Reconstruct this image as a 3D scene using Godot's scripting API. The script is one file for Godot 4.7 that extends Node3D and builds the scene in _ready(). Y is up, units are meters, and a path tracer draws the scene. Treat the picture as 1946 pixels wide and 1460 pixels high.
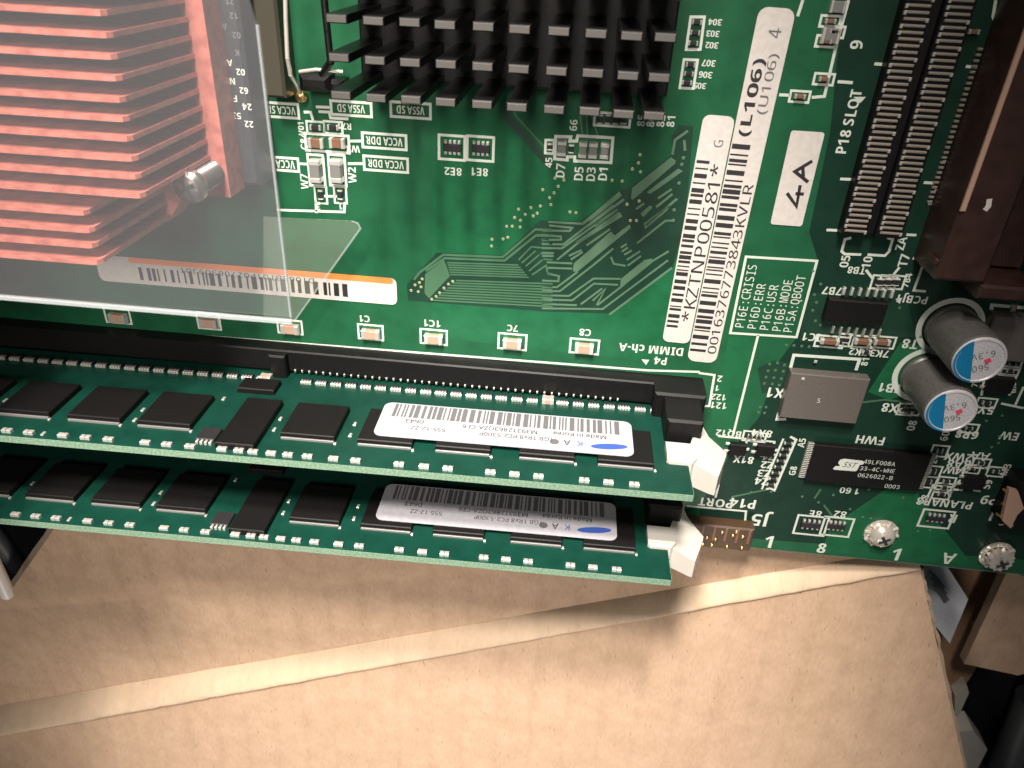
extends Node3D
# A server board on a cardboard box. Lengths are in millimetres until they become metres through K.

const K := 0.001
const EYE := 117.0      # height of the lens above the board
const FOCAL := 1450.0   # focal length in pixels of the 1946 x 1460 photograph
var ax := Vector3(0.99414933, -0.09872477, -0.04382375)   # the lens's right
var ay := Vector3(0.08803154, 0.50544717, 0.85835518)     # the lens's down
var az := Vector3(-0.06259032, -0.8571911, 0.51118086)    # the lens's forward
var M := {}
var names := {}
var mesh_store := {}
var board: Node3D
var mono := SystemFont.new()
var sans := SystemFont.new()
var bold := SystemFont.new()
var rng := RandomNumberGenerator.new()

# ------------------------------------------------------------------ measuring
func pt(px: float, py: float, h := 0.0) -> Vector3:       # where that pixel's sight line meets the height h (mm)
	var d := ax * (px - 973.0) + ay * (py - 730.0) + az * FOCAL
	return Vector3(0, EYE, 0) + d * ((h - EYE) / d.y)

func ptz(px: float, py: float, z: float) -> Vector3:      # where it meets the upright plane at z (mm)
	var d := ax * (px - 973.0) + ay * (py - 730.0) + az * FOCAL
	return Vector3(0, EYE, 0) + d * (z / d.z)

func lin(r: float, g: float, b: float, a := 1.0) -> Color:
	var c := Color(r, g, b).linear_to_srgb()
	c.a = a
	return c

# ------------------------------------------------------------------ meshes
class Shape:
	var st := SurfaceTool.new()
	var k := 0.001
	func _init():
		st.begin(Mesh.PRIMITIVE_TRIANGLES)
	func tri(a: Vector3, b: Vector3, c: Vector3, n: Vector3):
		if (b - a).cross(c - a).dot(n) > 0.0:
			var t := b
			b = c
			c = t
		for v in [a, b, c]:
			st.set_normal(n)
			st.set_uv(Vector2(v.x, v.z) * 0.01)
			st.add_vertex(v * k)
	func tri_n(a: Vector3, b: Vector3, c: Vector3, na: Vector3, nb: Vector3, nc: Vector3):
		if (b - a).cross(c - a).dot(na + nb + nc) > 0.0:
			var t := b
			b = c
			c = t
			t = nb
			nb = nc
			nc = t
		var vs := [a, b, c]
		var ns := [na, nb, nc]
		for i in 3:
			st.set_normal(ns[i])
			st.set_uv(Vector2(vs[i].x, vs[i].z) * 0.01)
			st.add_vertex(vs[i] * k)
	func face(p: Array, inside: Vector3):                  # a flat convex face turned away from a point inside
		var n: Vector3 = (p[1] - p[0]).cross(p[2] - p[0])
		if n.length() < 1e-9 and p.size() > 3:
			n = (p[2] - p[0]).cross(p[3] - p[0])
		n = n.normalized()
		var mid := Vector3.ZERO
		for v in p:
			mid += v
		mid /= p.size()
		if n.dot(mid - inside) < 0.0:
			n = -n
		for i in range(1, p.size() - 1):
			tri(p[0], p[i], p[i + 1], n)
	func box(c: Vector3, s: Vector3, bev := 0.0, low := false):   # bevelled top edges (and bottom edges)
		var hx := s.x / 2.0
		var hz := s.z / 2.0
		var rings := []
		if low and bev > 0.0:
			rings.append([c.y - s.y / 2.0, bev])
			rings.append([c.y - s.y / 2.0 + bev, 0.0])
		else:
			rings.append([c.y - s.y / 2.0, 0.0])
		if bev > 0.0:
			rings.append([c.y + s.y / 2.0 - bev, 0.0])
		rings.append([c.y + s.y / 2.0, bev])
		var loops := []
		for r in rings:
			var o: float = r[1]
			loops.append([Vector3(c.x - hx + o, r[0], c.z - hz + o), Vector3(c.x + hx - o, r[0], c.z - hz + o), Vector3(c.x + hx - o, r[0], c.z + hz - o), Vector3(c.x - hx + o, r[0], c.z + hz - o)])
		face(loops[0], c)
		face(loops[-1], c)
		for i in loops.size() - 1:
			for j in 4:
				face([loops[i][j], loops[i][(j + 1) % 4], loops[i + 1][(j + 1) % 4], loops[i + 1][j]], c)
	func prism(poly: PackedVector2Array, lo: float, hi: float, plane := 0):   # plane 0: poly is (x, z), rises in y; 1: poly is (x, y), runs in z
		var put := func(p: Vector2, t: float) -> Vector3: return Vector3(p.x, t, p.y) if plane == 0 else Vector3(p.x, p.y, t)
		var up := Vector3.UP if plane == 0 else Vector3.BACK
		var ids := Geometry2D.triangulate_polygon(poly)
		for i in range(0, ids.size(), 3):
			for e in [[lo, -up], [hi, up]]:
				tri(put.call(poly[ids[i]], e[0]), put.call(poly[ids[i + 1]], e[0]), put.call(poly[ids[i + 2]], e[0]), e[1])
		if hi - lo < 1e-6:
			return
		var turn := -1.0 if Geometry2D.is_polygon_clockwise(poly) else 1.0
		for i in poly.size():
			var a := poly[i]
			var b := poly[(i + 1) % poly.size()]
			var n2 := Vector2(b.y - a.y, a.x - b.x).normalized() * turn
			var n: Vector3 = put.call(n2, 0.0)
			tri(put.call(a, lo), put.call(b, lo), put.call(b, hi), n)
			tri(put.call(a, lo), put.call(b, hi), put.call(a, hi), n)
	func sheet(poly: PackedVector2Array, y: float):
		var ids := Geometry2D.triangulate_polygon(poly)
		for i in range(0, ids.size(), 3):
			tri(Vector3(poly[ids[i]].x, y, poly[ids[i]].y), Vector3(poly[ids[i + 1]].x, y, poly[ids[i + 1]].y), Vector3(poly[ids[i + 2]].x, y, poly[ids[i + 2]].y), Vector3.UP)
	func lathe(prof: Array, n := 32, at := Vector3.ZERO):   # prof: [radius, height] pairs
		for i in prof.size() - 1:
			var r0: float = prof[i][0]
			var y0: float = prof[i][1]
			var r1: float = prof[i + 1][0]
			var y1: float = prof[i + 1][1]
			var slope := Vector2(y1 - y0, r0 - r1)
			if slope.length() < 1e-9:
				continue
			slope = slope.normalized()
			for j in n:
				var a := TAU * j / n
				var b := TAU * (j + 1) / n
				var da := Vector3(cos(a), 0, sin(a))
				var db := Vector3(cos(b), 0, sin(b))
				var na := da * slope.x + Vector3.UP * slope.y
				var nb := db * slope.x + Vector3.UP * slope.y
				var p00 := at + da * r0 + Vector3.UP * y0
				var p10 := at + db * r0 + Vector3.UP * y0
				var p01 := at + da * r1 + Vector3.UP * y1
				var p11 := at + db * r1 + Vector3.UP * y1
				if r0 > 1e-6:
					tri_n(p00, p10, p11, na, nb, nb)
				if r1 > 1e-6:
					tri_n(p00, p11, p01, na, nb, na)
	func tube(path: Array, r: float, n := 8):
		for i in path.size() - 1:
			var a: Vector3 = path[i]
			var b: Vector3 = path[i + 1]
			var d := (b - a).normalized()
			var u := d.cross(Vector3.UP if absf(d.y) < 0.9 else Vector3.RIGHT).normalized()
			var v := d.cross(u)
			a -= d * r * 0.3
			b += d * r * 0.3
			for j in n:
				var n0 := u * cos(TAU * j / n) + v * sin(TAU * j / n)
				var n1 := u * cos(TAU * (j + 1) / n) + v * sin(TAU * (j + 1) / n)
				tri_n(a + n0 * r, a + n1 * r, b + n1 * r, n0, n1, n1)
				tri_n(a + n0 * r, b + n1 * r, b + n0 * r, n0, n1, n0)
				tri(a, a + n0 * r, a + n1 * r, -d)
				tri(b, b + n0 * r, b + n1 * r, d)
	func ribbon(p: Array, w: float, closed := false):       # a flat line of that width with mitred corners, facing up
		var n := p.size()
		var l := []
		var r := []
		for i in n:
			var before: Vector3 = p[(i - 1 + n) % n] if closed or i > 0 else p[i] * 2.0 - p[i + 1]
			var after: Vector3 = p[(i + 1) % n] if closed or i < n - 1 else p[i] * 2.0 - p[i - 1]
			var d0: Vector3 = (p[i] - before).normalized()
			var d1: Vector3 = (after - p[i]).normalized()
			var n0 := Vector3(d0.z, 0, -d0.x)
			var n1 := Vector3(d1.z, 0, -d1.x)
			var m := (n0 + n1)
			m = n0 if m.length() < 0.2 else m.normalized()
			m *= w / 2.0 / maxf(m.dot(n0), 0.45)
			l.append(p[i] + m)
			r.append(p[i] - m)
		for i in (n if closed else n - 1):
			var j := (i + 1) % n
			tri(l[i], l[j], r[j], Vector3.UP)
			tri(l[i], r[j], r[i], Vector3.UP)
	func done() -> ArrayMesh:
		st.index()
		return st.commit()

# ------------------------------------------------------------------ scene helpers
func numbered(parent: Node, called: String) -> String:
	var key := str(parent.get_instance_id()) + called
	var n: int = names.get(key, 0)
	names[key] = n + 1
	return called if n == 0 else "%s_%03d" % [called, n]

func thing(called: String, label: String, category: String, at := Vector3.ZERO, group := "") -> Node3D:
	var o := Node3D.new()
	o.name = numbered(self, called)
	add_child(o, true)
	o.position = at * K
	o.set_meta("label", label)
	o.set_meta("category", category)
	if group:
		o.set_meta("group", group)
	return o

func part(called: String, mesh, material: Material, parent: Node, at := Vector3.ZERO, basis := Basis.IDENTITY) -> MeshInstance3D:
	var o := MeshInstance3D.new()
	o.name = numbered(parent, called)
	o.mesh = mesh.done() if mesh is Shape else mesh
	o.material_override = material
	o.transform = Transform3D(basis, at * K)
	parent.add_child(o, true)
	return o

func mat(c: Color, rough := 0.5, metal := 0.0, spec := 0.5) -> StandardMaterial3D:
	var m := StandardMaterial3D.new()
	m.albedo_color = c
	m.roughness = rough
	m.metallic = metal
	m.metallic_specular = spec
	return m

func noise_tex(freq: float, ramp: Array, octaves := 4, seed_ := 1, size := 512, type := FastNoiseLite.TYPE_SIMPLEX_SMOOTH) -> NoiseTexture2D:
	var n := FastNoiseLite.new()
	n.noise_type = type
	n.frequency = freq
	n.fractal_octaves = octaves
	n.seed = seed_
	var t := NoiseTexture2D.new()
	t.width = size
	t.height = size
	t.seamless = true
	t.noise = n
	var g := Gradient.new()
	g.offsets = PackedFloat32Array()
	g.colors = PackedColorArray()
	var offs := PackedFloat32Array()
	var cols := PackedColorArray()
	for r in ramp:
		offs.append(r[0])
		cols.append(r[1])
	g.offsets = offs
	g.colors = cols
	t.color_ramp = g
	return t

func tri_map(m: StandardMaterial3D, tex: Texture2D, tile_mm: float) -> StandardMaterial3D:
	m.albedo_texture = tex
	m.uv1_triplanar = true
	m.uv1_world_triplanar = true
	m.uv1_scale = Vector3.ONE * (1000.0 / tile_mm)
	return m

func grey(v: float) -> Color:
	return Color(v, v, v)

func flat_text(s: String, cap_mm: float, font: Font = null, squeeze := 1.0) -> ArrayMesh:
	var key := "%s|%.2f|%s|%.2f" % [s, cap_mm, "" if font == null else str(font.get_instance_id()), squeeze]
	if not mesh_store.has(key):
		var t := TextMesh.new()
		t.text = s
		t.font = font if font else mono
		t.font_size = 32
		t.pixel_size = 0.01
		t.depth = 0.0
		t.curve_step = 3.0
		var arrays := t.get_mesh_arrays()
		var v: PackedVector3Array = arrays[Mesh.ARRAY_VERTEX]
		var lo := Vector3(1e9, 1e9, 0)
		var hi := -lo
		for p in v:
			lo = lo.min(p)
			hi = hi.max(p)
		var mid := (lo + hi) / 2.0
		var k := cap_mm * K / (0.32 * 0.714)
		var kx := k * squeeze if squeeze > 0.0 else -squeeze * K / (hi.x - lo.x)   # below zero: the length to fill, in mm
		for i in v.size():
			v[i] = Vector3((v[i].x - mid.x) * kx, (v[i].y - mid.y) * k, 0)
		arrays[Mesh.ARRAY_VERTEX] = v
		var m := ArrayMesh.new()
		m.add_surface_from_arrays(Mesh.PRIMITIVE_TRIANGLES, arrays)
		mesh_store[key] = m
	return mesh_store[key]

func up_basis(turn_deg: float) -> Basis:      # lettering that lies on the board, turned anticlockwise as seen from above
	return Basis(Vector3.UP, deg_to_rad(turn_deg)) * Basis(Vector3.RIGHT, -PI / 2.0)

func silk(s: String, px: float, py: float, cap_px: float, turn := 180.0, h := 0.07, wide := 1.0, material: Material = null, parent: Node = null, called := "printed_text", font: Font = null) -> MeshInstance3D:
	var c := pt(px, py, h)
	var along := absf(sin(deg_to_rad(turn))) > 0.7
	var mm := cap_px * (pt(px + 1, py, h).distance_to(c) if along else pt(px, py + 1, h).distance_to(c))
	var b := up_basis(turn) * Basis.from_scale(Vector3(wide, 1, 1))
	return part(called, flat_text(s, snappedf(mm, 0.05), font if font else bold), material if material else M.silk, parent if parent else board, c, b)

func silk_line(pts: Array, w_px := 4.0, closed := false, h := 0.06, called := "printed_outline", material: Material = null) -> MeshInstance3D:
	var p := []
	for q in pts:
		p.append(pt(q[0], q[1], h))
	var s := Shape.new()
	s.ribbon(p, w_px * 0.09, closed)
	return part(called, s, material if material else M.silk, board)

func silk_box(x0: float, y0: float, x1: float, y1: float, w_px := 4.0):
	var a := pt(x0, y0, 0.06)
	var b := pt(x1, y1, 0.06)
	var s := Shape.new()
	s.ribbon([a, Vector3(b.x, a.y, a.z), b, Vector3(a.x, a.y, b.z)], w_px * 0.09, true)
	part("printed_outline", s, M.silk, board)

# small soldered parts: a body and two bright ends (or rows of leads)
func smd(called: String, at: Vector3, sx: float, sz: float, h: float, body: Material, parent: Node, basis := Basis.IDENTITY, ends := 0.25) -> MeshInstance3D:
	var key := "smd%.2f,%.2f,%.2f" % [sx, sz, h]
	var long_x := sx >= sz
	if not mesh_store.has(key):
		var s := Shape.new()
		var size := Vector3(sx * (1.0 - ends), h, sz * 0.94) if long_x else Vector3(sx * 0.94, h, sz * (1.0 - ends))
		s.box(Vector3(0, h / 2.0, 0), size, minf(0.1, h * 0.2))
		mesh_store[key] = s.done()
		var e := Shape.new()
		var es := Vector3(sx * ends * 0.75, h * 1.06, sz) if long_x else Vector3(sx, h * 1.06, sz * ends * 0.75)
		e.box(Vector3(0, es.y / 2.0, 0), es, minf(0.1, h * 0.25))
		mesh_store[key + "e"] = e.done()
	var o := part(called, mesh_store[key], body, parent, at, basis)
	for k in [-1, 1]:
		var off := Vector3(k * sx * (1.0 - ends * 0.75) / 2.0, 0, 0) if long_x else Vector3(0, 0, k * sz * (1.0 - ends * 0.75) / 2.0)
		part("terminal", mesh_store[key + "e"], M.solder, o, off)
	return o

func smd_px(called: String, x0: float, y0: float, x1: float, y1: float, h: float, body: Material, boxed := true, ends := 0.25) -> MeshInstance3D:
	var a := pt(x0, y0, h * 0.5)
	var b := pt(x1, y1, h * 0.5)
	var c := (a + b) / 2.0
	c.y = 0.05
	if boxed:
		silk_box(x0 - 7, y0 - 6, x1 + 7, y1 + 7, 3.6)
	return smd(called, c, snappedf(absf(b.x - a.x), 0.1), snappedf(absf(b.z - a.z), 0.1), h, body, board, Basis.IDENTITY, ends)

func chip(called: String, at: Vector3, s: Vector3, body: Material, parent: Node, basis := Basis.IDENTITY, bev := 0.2) -> MeshInstance3D:
	var key := "chip%.2f,%.2f,%.2f" % [s.x, s.y, s.z]
	if not mesh_store.has(key):
		var sh := Shape.new()
		sh.box(Vector3(0, s.y / 2.0, 0), s, bev)
		mesh_store[key] = sh.done()
	return part(called, mesh_store[key], body, parent, at, basis)

func lead_mesh(s: Vector3) -> Mesh:
	var key := "lead%.2f,%.2f,%.2f" % [s.x, s.y, s.z]
	if not mesh_store.has(key):
		var sh := Shape.new()
		sh.box(Vector3(0, s.y / 2.0, 0), s, minf(s.y, minf(s.x, s.z)) * 0.3)
		mesh_store[key] = sh.done()
	return mesh_store[key]

func rounded(x0: float, z0: float, x1: float, z1: float, r: float) -> PackedVector2Array:
	var p := PackedVector2Array()
	for c in [[x1 - r, z1 - r, 0.0], [x0 + r, z1 - r, 90.0], [x0 + r, z0 + r, 180.0], [x1 - r, z0 + r, 270.0]]:
		for i in 5:
			var a := deg_to_rad(c[2] + 22.5 * i)
			p.append(Vector2(c[0] + cos(a) * r, c[1] + sin(a) * r))
	return p

# ------------------------------------------------------------------ build
func _ready():
	rng.seed = 7
	mono.font_names = PackedStringArray(["Droid Sans Mono"])
	bold.font_names = PackedStringArray(["Droid Sans"])
	bold.font_weight = 700
	sans.font_names = PackedStringArray(["Droid Sans"])
	camera_and_light()
	materials()
	background()
	board_panel()
	traces()
	stickers()
	sockets_and_slots()
	capacitors()
	ics()
	small_parts()
	lettering()
	copper_heatsink()
	pin_heatsink()
	memory_modules()
	screws()
	clear_cover()
	shade_blocker()

func camera_and_light():
	var cam := Camera3D.new()
	cam.name = "camera"
	cam.fov = 53.4458
	cam.near = 0.005
	cam.far = 20.0
	cam.transform = Transform3D(Basis(ax, -ay, -az), Vector3(0, EYE, 0) * K)
	var optics := CameraAttributesPhysical.new()
	optics.frustum_focal_length = 23.83
	optics.frustum_focus_distance = 0.125
	optics.frustum_near = 0.005
	optics.frustum_far = 20.0
	optics.exposure_aperture = 52.0
	cam.attributes = optics
	add_child(cam)
	var env := Environment.new()
	env.background_mode = Environment.BG_COLOR
	env.background_color = lin(0.050, 0.052, 0.055)
	env.tonemap_mode = Environment.TONE_MAPPER_LINEAR
	env.tonemap_exposure = 0.97
	env.sdfgi_enabled = true
	env.ssao_enabled = true
	env.ssil_enabled = true
	var we := WorldEnvironment.new()
	we.name = "surroundings"
	we.environment = env
	add_child(we)
	# two small lamps beyond the top of the board, their cones aimed at the memory and the cardboard
	lamp("low_lamp", Vector3(-18, 190, -250), Vector3(-20, 0, 150), 0.29, 17.0, 0.020)
	lamp("high_lamp", Vector3(-70, 268, -262), Vector3(-28, 0, 136), 0.34, 16.5, 0.026)
	lamp("overhead_fill", Vector3(-30, 470, -135), Vector3(-48, 0, 34), 0.27, 11.5, 0.06)  # added overhead fill for the board and the copper gaps
	lamp("card_fill", Vector3(20, 360, 440), Vector3(-26, 0, 232), 0.19, 22.0, 0.05)  # added fill that brightens the near cardboard

func lamp(called: String, from: Vector3, to: Vector3, energy: float, cone: float, size: float):
	var l := SpotLight3D.new()
	l.name = called
	l.light_color = Color(1.0, 0.955, 0.91)
	l.light_energy = energy
	l.light_size = size
	l.spot_range = 3.0
	l.spot_attenuation = 2.0
	l.spot_angle = cone
	l.spot_angle_attenuation = 1.0
	l.shadow_enabled = true
	l.look_at_from_position(from * K, to * K, Vector3.UP)
	add_child(l)

func materials():
	var speck := noise_tex(0.02, [[0.0, grey(0.86)], [0.5, grey(0.95)], [1.0, grey(1.0)]], 5, 3)
	M.board = tri_map(mat(lin(0.014, 0.098, 0.044), 0.36, 0.0, 0.35), speck, 60.0)
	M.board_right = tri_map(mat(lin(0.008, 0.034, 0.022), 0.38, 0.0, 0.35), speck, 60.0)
	M.board_dark = tri_map(mat(lin(0.008, 0.042, 0.024), 0.4), speck, 60.0)
	M.pour = tri_map(mat(lin(0.013, 0.114, 0.048), 0.33, 0.0, 0.35), speck, 45.0)
	M.trace = mat(lin(0.055, 0.135, 0.075), 0.34)
	M.trace_pale = mat(lin(0.085, 0.165, 0.10), 0.38)
	M.board_edge = tri_map(mat(lin(0.22, 0.36, 0.25), 0.7), noise_tex(0.05, [[0.0, grey(0.7)], [1.0, grey(1.0)]], 3, 8), 12.0)
	M.module = tri_map(mat(lin(0.005, 0.045, 0.031), 0.4, 0.0, 0.3), speck, 50.0)
	M.silk = mat(lin(0.55, 0.60, 0.54), 0.6)
	M.ink = mat(lin(0.02, 0.02, 0.022), 0.5)
	M.ink_grey = mat(lin(0.12, 0.12, 0.125), 0.5)
	M.ink_blue = mat(lin(0.04, 0.09, 0.36), 0.5)
	var paper_tex := noise_tex(0.03, [[0.0, Color(0.93, 0.92, 0.9)], [1.0, Color(1, 1, 1)]], 5, 4)
	M.paper = tri_map(mat(lin(0.60, 0.575, 0.555), 0.55), paper_tex, 20.0)
	M.label = tri_map(mat(lin(0.43, 0.43, 0.49), 0.5), paper_tex, 20.0)
	M.strip = tri_map(mat(lin(0.66, 0.70, 0.78), 0.55), paper_tex, 20.0)
	M.orange = mat(lin(0.8, 0.22, 0.05), 0.5)
	M.black = tri_map(mat(lin(0.006, 0.006, 0.0065), 0.5, 0.0, 0.35), noise_tex(0.04, [[0.0, grey(0.75)], [1.0, grey(1.0)]], 4, 5), 20.0)
	M.chip = tri_map(mat(lin(0.010, 0.0095, 0.010), 0.5, 0.0, 0.3), noise_tex(0.06, [[0.0, grey(0.7)], [1.0, grey(1.0)]], 4, 6), 12.0)
	M.chip_grey = tri_map(mat(lin(0.13, 0.115, 0.105), 0.35), noise_tex(0.05, [[0.0, grey(0.85)], [1.0, grey(1.0)]], 4, 6), 10.0)
	M.solder = mat(lin(0.72, 0.71, 0.67), 0.3, 0.6)
	M.solder_dull = mat(lin(0.42, 0.42, 0.39), 0.5, 0.7)
	M.tin = tri_map(mat(lin(0.46, 0.41, 0.35), 0.3, 0.45), noise_tex(0.05, [[0.0, grey(0.8)], [1.0, grey(1.0)]], 3, 9), 6.0)
	M.gold = mat(lin(0.80, 0.58, 0.24), 0.3, 1.0)
	M.via = mat(lin(0.32, 0.36, 0.20), 0.4, 0.2)
	M.via_green = mat(lin(0.05, 0.13, 0.07), 0.4)
	M.cap_tan = mat(lin(0.42, 0.27, 0.20), 0.5)
	M.cap_brown = mat(lin(0.16, 0.085, 0.05), 0.45)
	M.cap_grey = mat(lin(0.16, 0.16, 0.155), 0.4)
	M.res = mat(lin(0.02, 0.02, 0.022), 0.35)
	M.copper = tri_map(mat(lin(0.54, 0.185, 0.148), 0.42, 0.1), noise_tex(0.02, [[0.0, Color(0.78, 0.72, 0.7)], [0.6, Color(0.95, 0.92, 0.9)], [1.0, Color(1, 1, 1)]], 5, 12), 30.0)
	M.black_metal = tri_map(mat(lin(0.004, 0.004, 0.0045), 0.38, 0.0, 0.45), noise_tex(0.03, [[0.0, grey(0.8)], [1.0, grey(1.0)]], 4, 5), 20.0)
	M.dark_steel = mat(lin(0.40, 0.37, 0.34), 0.2, 0.9)
	M.lever = mat(lin(0.80, 0.78, 0.75), 0.4)
	M.pin_end_grey = mat(lin(0.075, 0.072, 0.068), 0.4, 0.2)  # paler grey than the pins, for their tops
	M.steel = mat(lin(0.80, 0.75, 0.68), 0.24, 0.55)
	M.socket = tri_map(mat(lin(0.030, 0.036, 0.042), 0.4), noise_tex(0.03, [[0.0, grey(0.8)], [1.0, grey(1.0)]], 4, 15), 25.0)
	M.white_plastic = mat(lin(0.50, 0.475, 0.43), 0.4)
	M.white_plastic.subsurf_scatter_enabled = true
	M.white_plastic.subsurf_scatter_strength = 0.05
	M.brown = tri_map(mat(lin(0.046, 0.021, 0.016), 0.4), noise_tex(0.02, [[0.0, grey(0.75)], [1.0, grey(1.0)]], 5, 21), 40.0)
	M.olive = mat(lin(0.045, 0.042, 0.03), 0.4)
	M.header = mat(lin(0.060, 0.032, 0.015), 0.5)
	M.sleeve = tri_map(mat(lin(0.17, 0.165, 0.155), 0.4, 0.3), noise_tex(0.03, [[0.0, grey(0.75)], [1.0, grey(1.0)]], 4, 31), 10.0)
	M.aluminium = tri_map(mat(lin(0.74, 0.74, 0.78), 0.34, 0.3), noise_tex(0.03, [[0.0, grey(0.82)], [1.0, grey(1.0)]], 4, 32), 6.0)
	M.blue = mat(lin(0.01, 0.20, 0.42), 0.3, 0.3)
	M.red = mat(lin(0.55, 0.06, 0.10), 0.5)
	M.film = mat(lin(0.62, 0.65, 0.70, 0.034), 0.12)
	M.film.transparency = BaseMaterial3D.TRANSPARENCY_ALPHA
	M.film_edge = mat(lin(0.50, 0.55, 0.57, 0.3), 0.22)
	M.film_edge.transparency = BaseMaterial3D.TRANSPARENCY_ALPHA
	M.film_low = mat(lin(0.5, 0.54, 0.46, 0.07), 0.12)
	M.film_low.transparency = BaseMaterial3D.TRANSPARENCY_ALPHA
	# cardboard: fibres and flecks for colour, flutes that show through as faint relief
	var im := Image.create(1024, 1024, false, Image.FORMAT_RGB8)
	var hi := Image.create(1024, 1024, false, Image.FORMAT_RGB8)
	var n1 := FastNoiseLite.new()
	n1.seed = 5
	n1.frequency = 0.012
	n1.fractal_octaves = 5
	var n2 := FastNoiseLite.new()
	n2.seed = 9
	n2.frequency = 0.11
	for y in 1024:
		for x in 1024:
			var a := n1.get_noise_2d(x, y) * 0.5 + 0.5
			var f := n2.get_noise_2d(x * 1.0, y * 0.35)
			var wob := n1.get_noise_2d(x * 0.3 + 700, y * 2.0) * 14.0
			var flute := pow(0.5 + 0.5 * cos(TAU * (x + wob) / 85.33), 8.0)
			var v := 0.90 + 0.10 * a + 0.05 * f - 0.025 * flute
			im.set_pixel(x, y, Color(v, v * (0.985 + 0.015 * a), v * (0.96 + 0.04 * a)))
			var e := clampf(0.5 + 0.22 * f + 0.25 * (a - 0.5) - 0.10 * flute, 0.0, 1.0)
			hi.set_pixel(x, y, Color(e, e, e))
	for i in 260:
		var fx := rng.randi_range(4, 1000)
		var fy := rng.randi_range(4, 1000)
		var dark := rng.randf_range(0.45, 0.85)
		for j in rng.randi_range(3, 12):
			im.set_pixel(fx + j / 5, fy + j, im.get_pixel(fx + j / 5, fy + j) * Color(dark, dark, dark))
	M.card = tri_map(mat(lin(0.56, 0.40, 0.285), 0.85, 0.0, 0.3), ImageTexture.create_from_image(im), 100.0)
	M.card.heightmap_enabled = true
	M.card.heightmap_texture = ImageTexture.create_from_image(hi)
	M.card.heightmap_scale = 0.016
	M.card_pale = M.card.duplicate()
	M.card_pale.albedo_color = lin(0.68, 0.53, 0.39)
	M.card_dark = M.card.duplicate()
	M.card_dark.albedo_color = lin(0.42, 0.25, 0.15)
	M.card_edge = tri_map(mat(lin(0.60, 0.46, 0.32), 0.9), noise_tex(0.06, [[0.0, grey(0.75)], [1.0, grey(1.0)]], 4, 41), 8.0)
	M.floor = mat(lin(0.010, 0.010, 0.012), 0.6)
	M.floor_grey = mat(lin(0.06, 0.065, 0.07), 0.5)

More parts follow.
